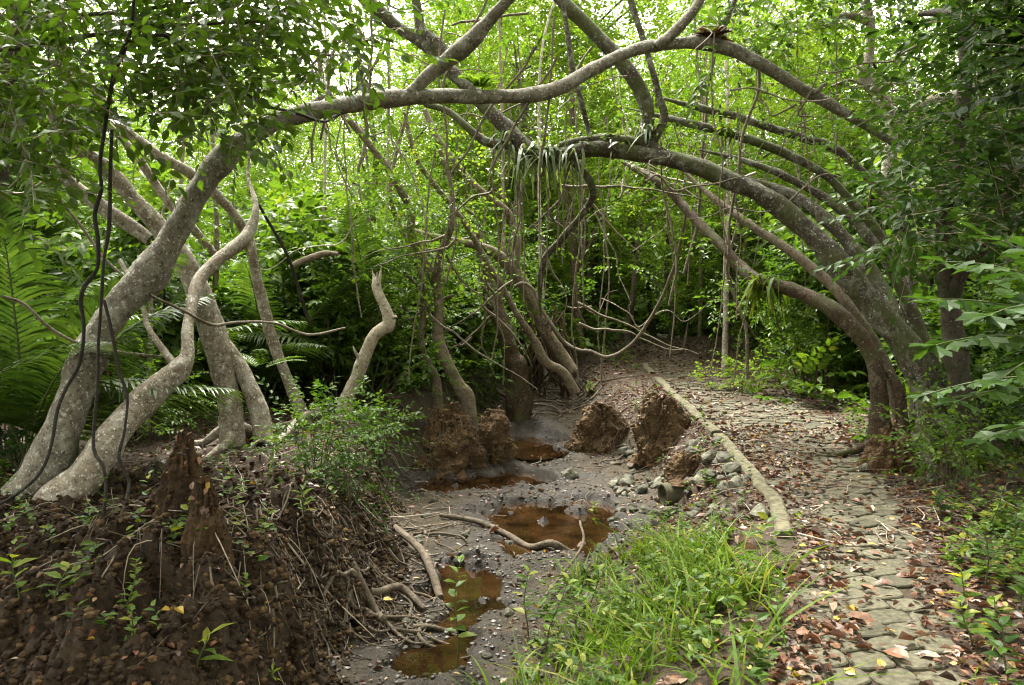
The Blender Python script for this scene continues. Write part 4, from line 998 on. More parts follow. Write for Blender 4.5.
for k in range(26):
    p = hit(np.array(rr_.uniform(330, 430)), np.array(rr_.uniform(520, 640)))
    crawl(mb, p[0], p[1], rr_.normal(-.9, 1.2), rr_.uniform(.4, .9), rr_.uniform(.010, .02), rr_, 7, .9, .9)
for k in range(90):
    p = hit(np.array(rr_.uniform(480, 600)), np.array(rr_.uniform(372, 410)))
    crawl(mb, p[0], p[1], rr_.uniform(0, 6.28), rr_.uniform(.5, 1.6), rr_.uniform(.008, .028), rr_, 5, .9)
for k in range(70):
    p = hit(np.array(rr_.uniform(590, 700)), np.array(rr_.uniform(395, 470)))
    crawl(mb, p[0], p[1], rr_.uniform(0, 6.28), rr_.uniform(.3, .8), rr_.uniform(.004, .013), rr_, 5, 1.2)
tag(mb.build('root_tangle', M['root']), 'tangle of bare roots over the banks of the stream', 'roots', kind='stuff')
mb = MB()
for k in range(620):
    q = rr_.uniform(0, 1)
    if q < .55: p = hit(np.array(rr_.uniform(0, 430)), np.array(rr_.uniform(440, 560)))
    elif q < .8: p = hit(np.array(rr_.uniform(760, 1024)), np.array(rr_.uniform(400, 560)))
    else: p = hit(np.array(rr_.uniform(400, 760)), np.array(rr_.uniform(380, 520)))
    L_ = rr_.uniform(.12, .6); a = rr_.uniform(0, 6.28)
    q0 = np.array([p[0], p[1]]); q1 = q0 + L_ * np.array([math.cos(a), math.sin(a)]); qm = (q0 + q1) / 2 + rr_.normal(0, .07, 2)
    z = [float(ground(*q)) + .012 + abs(rr_.normal(0, .03)) for q in (q0, qm, q1)]
    r = .0015 + .0055 * rr_.uniform(0, 1) ** 2
    tube(mb, [(*q0, z[0], r), (*qm, z[1], r * .9), (*q1, z[2], r * .5)], .08, 5, 0, rnd=rr_.uniform(0, 1))
tag(mb.build('twig_litter', M['twig']), 'dead twigs and sticks littering the forest floor', 'twigs', kind='stuff')
def gtube(name, rows, mat, label, cat, lift=1.0, step=.05, sides=9, rough=.1, group=None):
    """a root or stick lying on the ground: rows of (pixel x, pixel y, radius in m, height above ground)"""
    a = np.array(rows, float); p = hit(a[:, 0], a[:, 1])
    q = np.c_[p, a[:, 2]]; q[:, 2] += a[:, 2] * .6 + a[:, 3]
    mb = MB(); tube(mb, q, step, sides, rough)
    c = q[0, :3]
    return tag(mb.build(name, M[mat], loc=c), label, cat, group)
gtube('fallen_root', [(440, 520, .02, .02), (475, 524, .028, .03), (505, 533, .03, .05), (530, 545, .032, .06), (552, 550, .035, .04), (572, 546, .04, .03), (583, 540, .042, .03)], 'root', 'long pale root lying across the stream below the middle puddle', 'root')
gtube('bank_root', [(395, 535, .03, .05), (420, 560, .034, .06), (432, 580, .035, .05), (440, 600, .03, 0)], 'root', 'smooth thick root curling down the left bank edge', 'root')
gtube('bank_root', [(345, 580, .024, .04), (372, 592, .03, .05), (400, 600, .028, .05), (425, 612, .022, .02)], 'root', 'thick root forking low on the left bank face', 'root')
gtube('bank_root', [(352, 575, .02, .03), (376, 615, .028, .04), (384, 630, .03, .02)], 'root', 'short dark root dropping straight towards the nearest puddle', 'root')
gtube('fallen_branch', [(590, 352, .02, .1), (608, 358, .02, .04), (625, 352, .02, .04), (640, 335, .02, .1), (655, 320, .018, .5)], 'twig', 'curved dry branch lying over the far end of the path', 'branch')
gtube('fallen_branch', [(668, 358, .02, .03), (682, 354, .022, .05), (687, 342, .022, .3), (691, 325, .02, .7)], 'root', 'orange brown bent stick by the right side of the far path', 'branch')
gtube('fallen_branch', [(250, 440, .02, .05), (275, 447, .03, .05), (300, 430, .04, .12), (318, 420, .035, .1)], 'bark_pale', 'pale branch stub lying right of the crossing tree foot', 'branch')
gtube('fallen_branch', [(580, 538, .012, .25), (582, 560, .012, .1), (548, 600, .012, .06), (540, 612, .01, .02)], 'root', 'thin forked stick by the grass and the stream', 'branch')

# prop roots under the rooty bank
mb = MB()
for k in range(34):
    b = P(sr.uniform(520, 566), sr.uniform(296, 345), sr.uniform(12.2, 13))
    e = hit(np.array(sr.uniform(505, 590)), np.array(sr.uniform(378, 402)))
    m_ = (b + e) / 2 + np.array([sr.normal(0, .15), -.15, -.05]); r = sr.uniform(.008, .026)
    tube(mb, [(*b, r * .7), (*m_, r), (*e, r * 1.1)], .1, 6, .1, .05, seed=k)
tag(mb.build('prop_roots', M['root']), 'sheaf of thin prop roots dropping into the bank left of the path', 'roots', kind='stuff')

# ------------------------------------------------------------------ vines
def vine(rows, mat, label, group=None, wob=.03, name='vine', sides=7):
    w_ = line(rows); mb = MB(); tube(mb, w_, .05, sides, .12, wob, seed=len(rows) + int(rows[0][0]), freq=9)
    return tag(mb.build(name, M[mat], loc=w_[0, :3]), label, 'vine', group)
vine([(136, -40, 4.6, 1.6), (134, 0, 4.6, 1.6), (130, 38, 4.6, 2.4), (117, 69, 4.6, 2.6), (111, 96, 4.6, 2.2), (107, 124, 4.6, 2.2), (101, 165, 4.6, 1.8), (103, 190, 4.6, 1.8), (98, 215, 4.6, 2), (100, 240, 4.6, 2.2), (98, 268, 4.6, 1.9), (85, 285, 4.6, 2.3), (81, 300, 4.6, 2.2), (83, 322, 4.6, 1.8), (78, 362, 4.6, 1.9), (66, 387, 4.6, 1.7), (57, 410, 4.55, 1.8), (49, 450, 4.5, 1.7), (34, 480, 4.45, 1.5), (0, 504, 4.4, 1.5), (-40, 510, 4.3, 1.4)],
     'vine_dark', 'dark thick vine hanging at the left and swinging out of the picture low down')
vine([(131, 42, 4.62, 1.8), (140, 38, 4.62, 2), (158, 36, 4.65, 2.1), (166, 36, 4.7, 2), (176, 45, 4.8, 2), (196, 59, 5, 1.8), (215, 72, 5.2, 1.8), (234, 84, 5.4, 1.8), (261, 103, 5.8, 1.6), (295, 113, 6.2, 1.5), (322, 121, 6.5, 1.5), (334, 116, 6.7, 1.5), (345, 112, 6.9, 1.4)],
     'vine_dark', 'smooth dark vine looping from the hanging vine across to the grey arch')
vine([(112, 130, 4.65, 1.6), (110, 220, 4.6, 2), (104, 262, 4.55, 1.7), (102, 300, 4.55, 1.6), (99, 345, 4.55, 1.7), (96, 397, 4.55, 1.6), (94, 448, 4.5, 1.6), (103, 467, 4.45, 1.7), (105, 500, 4.4, 1.8), (98, 540, 4.3, 1.6), (95, 553, 4.3, 1.6), (97, 600, 4.2, 1.5), (93, 650, 4.1, 1.5), (88, 700, 4.0, 1.4)],
     'vine_dark', 'straight dark vine dropping in front of the left bank to the ground')
vine([(104, 300, 4.5, 1.6), (112, 330, 4.5, 1.8), (118, 370, 4.5, 1.8), (126, 395, 4.5, 1.6), (124, 430, 4.45, 1.5), (118, 458, 4.4, 1.6), (128, 480, 4.4, 1.6), (126, 500, 4.3, 1.4)], 'vine_dark', 'thin dark tendril beside the straight vine at the left')
vine([(686, 215, 9, 1.6), (680, 245, 9.3, 1.6), (673, 270, 9.6, 1.6), (662, 298, 10, 1.7), (649, 321, 10.4, 1.7), (630, 345, 10.7, 1.7), (608, 357, 10.9, 1.8), (590, 351, 11, 1.8), (580, 350, 11.1, 1.8), (566, 343, 11.2, 1.8), (556, 330, 11.2, 1.8), (546, 315, 11.2, 1.8), (540, 305, 11.2, 1.8), (534, 290, 11.2, 1.8), (524, 283, 11.2, 1.8), (515, 286, 11.2, 1.6)],
     'vine', 'pale slack vine hanging in a wide loop over the far path', wob=.02)
vine([(2, 296, 5.8, 1.4), (25, 305, 5.9, 1.6), (50, 328, 6.0, 1.6), (78, 343, 6.1, 1.6), (110, 350, 6.3, 1.6), (140, 355, 6.5, 1.6), (170, 357, 6.8, 1.4)], 'vine', 'pale wiry vine slanting behind the dark vines at the left')
vine([(150, 295, 5.9, 1.5), (185, 312, 6.6, 1.5), (215, 325, 7.2, 1.6), (240, 322, 7.6, 1.4), (275, 322, 8, 1.3), (310, 335, 8.3, 1.3), (345, 328, 8.6, 1.2)], 'vine', 'thin pale vine tied across the crossing trunk')
vine([(52, 190, 6.8, 1.4), (80, 225, 6.8, 1.5), (105, 258, 6.8, 1.5), (128, 280, 6.8, 1.4)], 'vine', 'straight pale twig vine crossing behind the dark vine')
vine([(250, 190, 8.6, 1.5), (270, 225, 8.8, 1.6), (290, 262, 9, 1.6), (302, 300, 9.2, 1.8), (310, 325, 9.3, 1.4)], 'vine_dark', 'dark straight stick slanting right of the joint of the slim tree', name='hanging_stick')
vine([(290, 268, 9.8, 3), (310, 258, 9.8, 3.5), (325, 253, 9.8, 3.2), (338, 254, 9.8, 2)], 'bark_brown', 'short stout broken branch hanging in the palm leaves', name='hanging_branch')
lv = np.random.default_rng(19)
LG = 'thin lianas hanging from the arching limbs'
for k in range(46):
    px = lv.uniform(290, 760) if k < 36 else lv.uniform(640, 860)
    d = lv.uniform(7.6, 12); y0 = lv.uniform(-30, 170); y1 = min(y0 + lv.uniform(120, 330), 385)
    n_ = 6; r = lv.choice([.6, .8, 1.1, 1.6], p=[.4, .3, .2, .1])
    dx = lv.normal(0, 22)
    rows = [(px + dx * t + lv.normal(0, 3.5), y0 + (y1 - y0) * t, d, r) for t in np.linspace(0, 1, n_)]
    vine(rows, 'vine' if lv.uniform() < .65 else 'bark_brown', 'thin straight liana hanging down from the arching limbs', LG, wob=.07, name='liana', sides=5)
for k in range(26):
    px = lv.uniform(380, 620); d = lv.uniform(9, 12.5); a = lv.normal(0, .7); L_ = lv.uniform(60, 190); y0 = lv.uniform(170, 340)
    rows = [(px + math.sin(a) * L_ * t + 9 * math.sin(3 * t + k), y0 + math.cos(a) * L_ * t * .55, d + .4 * t, 1.6 - 1.2 * t) for t in np.linspace(0, 1, 6)]
    vine(rows, 'vine', 'crooked grey liana tangled among the thin trees of the middle', 'tangled lianas of the middle', wob=.15, name='liana', sides=5)
for k in range(14):
    px = lv.uniform(250, 560); d = lv.uniform(6.8, 8); a = lv.normal(.6, .5); y0 = lv.uniform(-20, 60); L_ = lv.uniform(60, 160)
    rows = [(px - math.sin(a) * L_ * t, y0 + math.cos(a) * L_ * t, d, 1.3) for t in np.linspace(0, 1, 6)]
    vine(rows, 'vine', 'wiry liana strung between the grey arch and its rising limb', 'wiry lianas round the grey arch', wob=.1, name='liana', sides=5)

for k in range(85):
    px = lv.uniform(40, 940); d = lv.uniform(7.2, 12.5); a = lv.uniform(0, 2 * PI); L_ = lv.uniform(50, 200); y0 = lv.uniform(-10, 330) if 240 < px < 620 else lv.uniform(0, 210); r = lv.uniform(.5, 1.5)
    kx, ky = lv.normal(0, 5, 8), lv.normal(0, 5, 8)
    rows = [(px + math.cos(a) * L_ * t_ + kx[i_], y0 + math.sin(a) * L_ * t_ * .8 + ky[i_] + 14 * math.sin(PI * t_), d + .5 * t_, r * (1 - .8 * t_)) for i_, t_ in enumerate(np.linspace(0, 1, 8))]
    vine(rows, ['vine', 'bark_brown', 'bark_pale'][k % 3], 'thin crooked bare twig criss-crossing among the limbs', 'bare twigs among the limbs', wob=.06, name='bare_twig', sides=5)

# ------------------------------------------------------------------ thin background stems one can count
for (px, y0, y1, d, r, m_) in [(545, 60, 345, 16, 2.2, 'bark_pale'), (578, 20, 330, 19, 2.4, 'bark_brown'), (700, 60, 330, 20, 2.2, 'bark_brown'), (728, 40, 150, 14, 2.2, 'bark_pale'), (745, 20, 320, 18, 2, 'bark_brown'), (330, 60, 380, 12, 2, 'bark_pale'), (216, 100, 300, 10.5, 3.0, 'bark_brown'), (503, 20, 350, 15.5, 2.4, 'bark_brown'), (395, 60, 380, 13.5, 2.2, 'bark_brown'), (180, 60, 330, 12, 2.6, 'bark_brown'), (150, 270, 410, 9, 3, 'bark_pale'), (690, 220, 330, 24, 3, 'bark_dark')]:
    tree('slender_tree', 'slender straight stem standing in the green wood', 'tree', m_, [('trunk', [(px, y1, d, r), (px + lv.normal(0, 4), y1 * .6 + y0 * .4, d, r * .9), (px + lv.normal(0, 8), y0, d, r * .7), (px + lv.normal(0, 14), y0 - 90, d, r * .4)])], 8, 'slender stems of the wood')

# ------------------------------------------------------------------ palms with feathered fronds
def frond_mesh(mb, base, d0, L, rg, n=46, ll=.5, sagg=.5, stem=None, wid=.045, hang=.45, roll=0.0):
    d0 = unit(d0); s = np.linspace(0, 1, 24)
    hz = unit(np.array([d0[0], d0[1], 0]) + 1e-6)
    C = base + np.outer(s * L, d0) + np.outer(sagg * L * s ** 2.2 * .5, hz) - np.outer(sagg * L * s ** 2.4 * .55, [0, 0, 1])
    if stem is not None: tube(stem, np.c_[C, .016 * (1 - .85 * s)], .12, 5, 0)
    Tn = unit(np.gradient(C, axis=0))
    sq = np.linspace(.2, 1, n)
    c = np.stack([np.interp(sq, s, C[:, k]) for k in range(3)], -1); t = unit(np.stack([np.interp(sq, s, Tn[:, k]) for k in range(3)], -1))
    side0 = unit(np.cross(t, [0, 0, 1.0]) + 1e-6); up0 = np.cross(side0, t)
    side = side0 * math.cos(roll) + up0 * math.sin(roll); up = np.cross(side, t)
    for sg in (-1, 1):
        l = ll * np.sin(PI * (sq * .86 + .12)) ** .6 * rg.uniform(.9, 1.08, n)
        d = side * sg * .8 + t * (.35 + .5 * sq[:, None]) + up * .18 + rg.normal(0, .05, c.shape)
        d = unit(d)
        k_ = 5
        w = wid * np.array([.55, 1, .85, .5, .06])
        u = np.linspace(0, 1, k_)
        Q = c[:, None] + d[:, None] * (l[:, None] * u[None])[..., None]
        Q[..., 2] -= hang * l[:, None] * u[None] ** 2
        wv = t[:, None] * (w[None, :, None] * .5)
        V = np.stack([Q - wv + up[:, None] * .006, Q + wv], 2).reshape(-1, 3)
        i = np.arange(k_ - 1) * 2
        f = np.stack([i, i + 1, i + 3, i + 2], -1)
        mb.add(V, (np.arange(n)[:, None, None] * k_ * 2 + f[None]).reshape(-1, 4), np.repeat(rg.uniform(0, 1, n) * .6 + .2, k_ * 2))
def palm(label, px, d, fronds, seed, ll=.5, name='feather_palm', wid=.045):
    rg = np.random.default_rng(seed)
    b = P(px, 400, d); b[2] = float(ground(b[0], b[1], False))
    root = empty(name, b, label, 'palm')
    for (az, el_, L_, sg, roll) in fronds:
        a, e = math.radians(az), math.radians(el_)
        mb, st = MB(), MB()
        frond_mesh(mb, np.array([rg.normal(0, .05), rg.normal(0, .05), 0]), (math.sin(a) * math.cos(e), math.cos(a) * math.cos(e), math.sin(e)), L_, rg, ll=ll * rg.uniform(.9, 1.1), sagg=sg, stem=st, wid=wid, roll=roll)
        fr_ = mb.build('frond', M['palm'], root, smooth=False)
        st.build('stalk', M['stem'], fr_)
    return root
palm('large feather palm with upright dark fronds at the left edge', 22, 6.9, [(175, 86, 2.6, .15, .0), (90, 76, 2.7, .5, .2), (200, 70, 2.3, .6, 0), (270, 70, 2.5, .5, 0), (130, 60, 2.2, .6, .2), (60, 66, 2.4, .5, 0), (310, 75, 2.8, .3, 0), (100, 45, 2.0, .6, .3)], 1, .62)
palm('feather palm with spread fronds behind the two stout left trunks', 135, 9.3, [(90, 62, 2.4, .7, .2), (180, 78, 2.4, .6, 0), (60, 80, 2.6, .4, 0), (300, 60, 2.2, .6, 0)], 2, .5)
palm('feather palm with fronds fanning right of the grey arch foot', 262, 10.6, [(90, 70, 2.9, .5, .2), (270, 66, 2.5, .5, 0), (175, 82, 2.6, .5, 0), (140, 55, 2.0, .7, .3)], 3, .5)
palm('feather palm with drooping fronds behind the bleached dead trunk', 372, 11.2, [(270, 66, 2.7, .6, .2), (95, 76, 2.9, .5, 0), (190, 84, 3.1, .3, 0), (225, 55, 2.2, .7, .2)], 4, .55)
palm('low feather palm at the left edge behind the edge trunk', -40, 8, [(90, 60, 2.5, .6, .2), (120, 75, 2.8, .4, 0), (60, 70, 2.8, .5, 0), (180, 60, 2.3, .6, 0), (100, 40, 2.2, .6, 0)], 5, .6)

# ------------------------------------------------------------------ fishtail palm on the right, near the camera
def fishtail(root, b, tip, n, lsize, rg, sagg=.12):
    """one leaf axis from b to tip carrying pairs of wedge shaped leaflets"""
    mb, st = MB(), MB()
    L_ = np.linalg.norm(tip - b); t = unit(tip - b)
    s = np.linspace(0, 1, 10); C = b + np.outer(s * L_, t); C[:, 2] += sagg * L_ * (s - s ** 2) * 2
    tube(st, np.c_[C, .007 * (1 - .7 * s)], .1, 5, 0)
    sq = np.linspace(.12, 1, n); c = np.stack([np.interp(sq, s, C[:, k]) for k in range(3)], -1)
    sd_ = unit(np.cross(t, [0, 0, 1.0])); up = np.cross(sd_, t)
    for sg in (-1, 1):
        d = sd_ * sg * .75 + t * .6 + rg.normal(0, .12, c.shape); d[:, 2] -= .28
        put_leaves(mb, c, d, up + rg.normal(0, .25, c.shape), lsize * (1.15 - .5 * sq) * rg.uniform(.85, 1.15, n), TW, rg.uniform(.2, .9, n))
    put_leaves(mb, C[-1:], t[None], up[None], [lsize * .9], TW, [.6])
    f = mb.build('leaf', M['leaf_dark'], root, smooth=False); st.build('stalk', M['stem'], f)
    for q in (f,) + tuple(f.children): q.data.transform(__import__('mathutils').Matrix.Translation(-root.location))
fg = np.random.default_rng(5)
b0 = P(1075, 560, 3.5); b0[2] = float(ground(b0[0], b0[1], False))
ft = empty('fishtail_palm', b0, 'pale green fishtail palm reaching in from the right edge', 'palm')
mb = MB(); tube(mb, [(*b0 - np.array([0, 0, .1]), .03), (*P(1075, 420, 3.5), .025), (*P(1080, 290, 3.5), .018), (*P(1085, 220, 3.5), .01)], .1, 7, .05)
o = mb.build('stem', M['stem'], ft); o.data.transform(__import__('mathutils').Matrix.Translation(-ft.location))
for (x0, y0, x1, y1, d1, n_, sz) in [(1080, 300, 945, 262, 3.3, 8, .15), (1078, 330, 930, 300, 3.4, 9, .15), (1078, 350, 936, 345, 3.2, 9, .16), (1078, 380, 925, 395, 3.5, 12, .10), (1080, 290, 985, 235, 3.6, 7, .15), (1078, 400, 960, 400, 3.1, 8, .15), (1078, 360, 1000, 380, 2.9, 7, .17),
                                  (1078, 320, 990, 315, 3.0, 7, .17), (1078, 430, 985, 440, 3.2, 7, .14), (1078, 340, 1010, 290, 3.9, 7, .15), (1078, 300, 1030, 250, 3.3, 6, .15), (1076, 420, 1015, 425, 3.6, 6, .15)]:
    fishtail(ft, P(x0, y0, 3.5), P(x1, y1, d1), n_, sz, fg)
b1 = P(1060, 480, 5.4); b1[2] = float(ground(b1[0], b1[1], False))
ft2 = empty('fishtail_palm', b1, 'tall dark fishtail palm with leaflets hanging at the upper right corner', 'palm')
mb = MB(); tube(mb, [(*b1 - np.array([0, 0, .1]), .05), (*P(1062, 250, 5.4), .045), (*P(1060, 50, 5.4), .035), (*P(1055, -40, 5.4), .02)], .1, 8, .05)
o = mb.build('stem', M['bark_dark'], ft2); o.data.transform(__import__('mathutils').Matrix.Translation(-ft2.location))
for (y0, x1, y1, d1, sz) in [(40, 905, 42, 5.2, .2), (20, 880, 30, 5.6, .18), (90, 930, 120, 5.2, .2), (140, 955, 200, 5.3, .2), (-10, 940, -10, 5, .2), (110, 985, 150, 4.9, .2), (200, 965, 250, 5.5, .18), (60, 960, 70, 5, .2)]:
    fishtail(ft2, P(1060, y0, 5.4), P(x1, y1, d1), 9, sz, fg)

# ------------------------------------------------------------------ plants on the limbs
er = np.random.default_rng(33)
def tuft(name, label, cat, pts, n, l0, l1, mat, up=.2, hang=.9, tm=TB):
    mb = MB()
    c = pts[er.integers(0, len(pts), n)] + er.normal(0, .05, (n, 3))
    d = rand_dirs(n, er, up); ln = er.uniform(l0, l1, n); k_ = 6
    u = np.linspace(0, 1, k_)
    Q = c[:, None] + d[:, None] * (ln[:, None] * u * .75)[..., None]; Q[..., 2] -= hang * ln[:, None] * u[None] ** 1.8
    sd_ = unit(np.cross(d, [0, 0, 1.0]) + er.normal(0, .2, d.shape)); w = er.uniform(.008, .02, n)[:, None] * np.array([.8, 1, 1, .85, .6, .1])[None]
    V = np.stack([Q - sd_[:, None] * w[..., None], Q + sd_[:, None] * w[..., None]], 2).reshape(-1, 3)
    i = np.arange(k_ - 1) * 2; f = np.stack([i, i + 1, i + 3, i + 2], -1)
    mb.add(V, (np.arange(n)[:, None, None] * k_ * 2 + f[None]).reshape(-1, 4), np.repeat(er.uniform(0, 1, n), k_ * 2))
    return tag(mb.build(name, M[mat], smooth=False, loc=pts.mean(0)), label, cat)
tuft('epiphyte_clump', 'big tuft of strap leaved plants hanging from the end of the mossy limb', 'epiphyte', P(np.array([505, 512, 520, 528, 535, 545, 555, 565, 575]), np.array([140, 148, 150, 148, 150, 152, 150, 152, 152]), 8.2), 160, .14, .40, 'strap', .1, .85)
tuft('epiphyte_clump', 'small grassy tuft perched on the mossy limb right of the big tuft', 'epiphyte', P(np.array([590, 610, 620]), np.array([145, 143, 145]), 8.15), 60, .1, .28, 'strap', .6, .4)
tuft('epiphyte_clump', 'yellowish tuft hanging where the upright limb meets the mossy limb', 'epiphyte', P(np.array([640, 648, 658]), np.array([128, 132, 128]), 8.2), 80, .12, .32, 'strap', .3, .7)
tuft('epiphyte_clump', 'bright strap leaved tuft on the bowed limb at the upper right', 'epiphyte', P(np.array([724, 730, 736]), np.array([128, 130, 130]), 9.1), 40, .12, .3, 'grass', .6, .4)
tuft('epiphyte_clump', 'green trailing tuft hanging under the rusty trunk', 'epiphyte', P(np.array([755, 765, 775]), np.array([280, 282, 285]), 8.85), 90, .15, .4, 'grass', .0, .9)
for k in range(9):
    px = er.uniform(505, 580); y0 = er.uniform(150, 160)
    vine([(px, y0, 8.2, .8), (px + er.normal(0, 2), y0 + 40, 8.2, .7), (px + er.normal(0, 3), y0 + er.uniform(70, 150), 8.2, .5)], 'vine', 'hair thin aerial root dangling below the big epiphyte tuft', 'aerial roots below the epiphyte tuft', wob=.03, name='aerial_root', sides=4)
def fern(label, px, py, d, n, L_, mat, up, seed, ll=.09):
    rg = np.random.default_rng(seed); c = P(px, py, d); mb, st = MB(), MB()
    root = empty('fern', c, label, 'fern')
    for k in range(n):
        a = k * 2 * PI / n + rg.normal(0, .3)
        mb = MB(); frond_mesh(mb, np.zeros(3), (math.cos(a), math.sin(a), up + rg.normal(0, .2)), L_ * rg.uniform(.8, 1.15), rg, 16, ll, .5, None, .02, .2)
        mb.build('frond', M[mat], root, smooth=False)
fern('small yellow green fern perched on the grey arch', 479, 92, 7.15, 7, .24, 'leaf_bright', 1.6, 2)
fern('dry reddish brown fern nest on the top of the grey arch', 713, 42, 7.95, 12, .22, 'fern_red', .9, 3, .1)
fern('feathery green fern clinging to the dark buttressed trunk', 938, 250, 6.8, 10, .4, 'leaf_mid', .4, 4, .13)
fern('pale green fern on the bank below the crossing trunk', 260, 372, 8.6, 6, .5, 'leaf_mid', .9, 5, .12)

# ------------------------------------------------------------------ grass, ground plants, saplings
gr = np.random.default_rng(41)
def in_poly(px, py, poly):
    poly = np.array(poly, float); c = np.zeros(px.shape, bool)
    for k in range(len(poly)):
        a, b = poly[k], poly[k - 1]
        cr_ = ((a[1] > py) != (b[1] > py)) & (px < (b[0] - a[0]) * (py - a[1]) / (b[1] - a[1] + 1e-9) + a[0])
        c ^= cr_
    return c
def blades(mb, p, rg, l0, l1, w0, w1, lean=.6):
    n = len(p); k_ = 6; u = np.linspace(0, 1, k_)
    a = rg.uniform(0, 2 * PI, n); d = np.stack([np.cos(a), np.sin(a), 0 * a], -1)
    ln = rg.uniform(l0, l1, n); le = np.abs(rg.normal(lean, .35, n)); dr = rg.uniform(.1, .6, n)
    Q = p[:, None] + d[:, None] * (ln * le)[:, None, None] * (u ** 1.5)[None, :, None]
    Q[..., 2] += ln[:, None] * (u - dr[:, None] * u ** 2.4)[...]
    sd_ = np.stack([-np.sin(a), np.cos(a), 0 * a], -1); sd_ = unit(sd_ + rg.normal(0, .35, sd_.shape))
    w = rg.uniform(w0, w1, n)[:, None] * np.array([.7, 1, .95, .75, .45, .06])[None]
    V = np.stack([Q - sd_[:, None] * w[..., None], Q + sd_[:, None] * w[..., None]], 2).reshape(-1, 3)
    i = np.arange(k_ - 1) * 2; f = np.stack([i, i + 1, i + 3, i + 2], -1)
    mb.add(V, (np.arange(n)[:, None, None] * k_ * 2 + f[None]).reshape(-1, 4), np.repeat(rg.uniform(0, 1, n), k_ * 2))
x, y = gr.uniform(-.4, 2.1, 42000), gr.uniform(2.5, 7.0, 42000)
p = on_ground(x, y, -.01); u_, v_, _ = proj(p)
jx, jy = 34 * noise3(x * 4, y * 4, 1, 6), 22 * noise3(x * 4, y * 4, 5, 7)
k = in_poly(u_ + jx, v_ + jy, [(500, 720), (540, 650), (585, 590), (640, 568), (700, 552), (752, 540), (772, 552), (772, 600), (764, 640), (760, 690), (752, 760), (500, 800)]) & (gr.uniform(0, 1, len(x)) < smooth(-.2, .2, fbm(x * 2.6, y * 2.6, 0, 3, 8)) * .24 + .02)
mb = MB(); blades(mb, p[k], gr, .10, .34, .0035, .0095, .9)
kk_ = np.where(k)[0][::5]; blades(mb, p[kk_], gr, .25, .45, .004, .009, 1.0)
k2 = in_poly(u_, v_, [(790, 470), (1100, 440), (1100, 760), (960, 760), (930, 560), (880, 480)]) & (gr.uniform(0, 1, len(x)) < .02)
blades(mb, p[k2], gr, .08, .2, .002, .004)
tag(mb.build('grass', M['grass'], smooth=False), 'lush bright green grass between the stream and the path', 'grass', kind='stuff')
print('grass', k.sum())

def herbs(mb, st, pts, rg, h0, h1, nl, size, tm=T8, z=0):
    """small upright plants: a stem with leaves in pairs"""
    n = len(pts); h = rg.uniform(h0, h1, n)
    T_ = unit(np.array([0, 0, 1.0]) + rg.normal(0, .3, (n, 3)))
    N_ = rand_dirs(n, rg); s = np.linspace(.3, 1, nl)
    ang = np.arange(nl) * 2.4
    for q in range(nl):
        a = ang[q] + rg.uniform(0, 6.28, n)
        d = np.stack([np.cos(a), np.sin(a), rg.uniform(.1, .6, n)], -1)
        pos = pts + T_ * (h * s[q])[:, None]
        put_leaves(mb, pos, d, np.array([0, 0, 1.0]) + rg.normal(0, .3, d.shape), size * rg.uniform(.6, 1.2, n), tm, rg.uniform(0, 1, n))
x, y = gr.uniform(.8, 5.5, 16000), gr.uniform(2.4, 10, 16000)
dxp = x - xr_path(y)
k = (dxp > .05) & (gr.uniform(0, 1, len(x)) < smooth(.0, .7, dxp) * smooth(-.35, .35, fbm(x * 1.6, y * 1.6, 0, 3, 18)) * np.clip(1.25 - y / 10, .1, 1) * .7)
mb = MB(); herbs(mb, None, on_ground(x[k], y[k], -.01), gr, .05, .24, 7, .062)
x, y = gr.uniform(-5, .3, 9000), gr.uniform(3.2, 11, 9000); ch_, _, _ = channel(x, y)
k = (ch_ < .25) & (gr.uniform(0, 1, len(x)) < .2 * smooth(-.2, .4, fbm(x * 1.1, y * 1.1, 3, 3, 28)) + .16 * smooth(7.5, 9.5, y) * smooth(-.3, .3, fbm(x, y, 9, 2, 4)))
herbs(mb, None, on_ground(x[k], y[k], -.01), gr, .06, .26, 7, .06)
x, y = gr.uniform(0, 6, 9000), gr.uniform(8.3, 22, 9000)
k = ((x > xr_path(y) + .05) | (x < xl_path(y) - .25)) & (channel(x, y)[0] < .2) & (gr.uniform(0, 1, len(x)) < .45 * np.where(x > xr_path(y), 1, .45) * np.exp(-np.clip(x - xr_path(y), 0, 9) / 2.5) * smooth(-.1, .4, fbm(x * .8, y * .8, 1, 3, 38)))
herbs(mb, None, on_ground(x[k], y[k], -.01), gr, .08, .38, 8, .075)
x, y = gr.uniform(-.4, 2.0, 5000), gr.uniform(2.6, 6.6, 5000); p = on_ground(x, y, -.01); u_, v_, _ = proj(p)
k = in_poly(u_, v_, [(490, 720), (530, 640), (585, 575), (650, 545), (760, 530), (790, 560), (775, 720)]) & (gr.uniform(0, 1, 5000) < .07)
herbs(mb, None, p[k], gr, .08, .3, 8, .07)
x, y = gr.uniform(.3, 2.6, 4000), gr.uniform(6, 12, 4000)
k = (x < xl_path(y) - .1) & (channel(x, y)[0] < .8) & (gr.uniform(0, 1, 4000) < .05)
herbs(mb, None, on_ground(x[k], y[k], -.01), gr, .05, .2, 7, .06)
tag(mb.build('ground_cover', M['leaf_mid'], smooth=False), 'low leafy plants carpeting the forest floor', 'ground cover', kind='stuff')

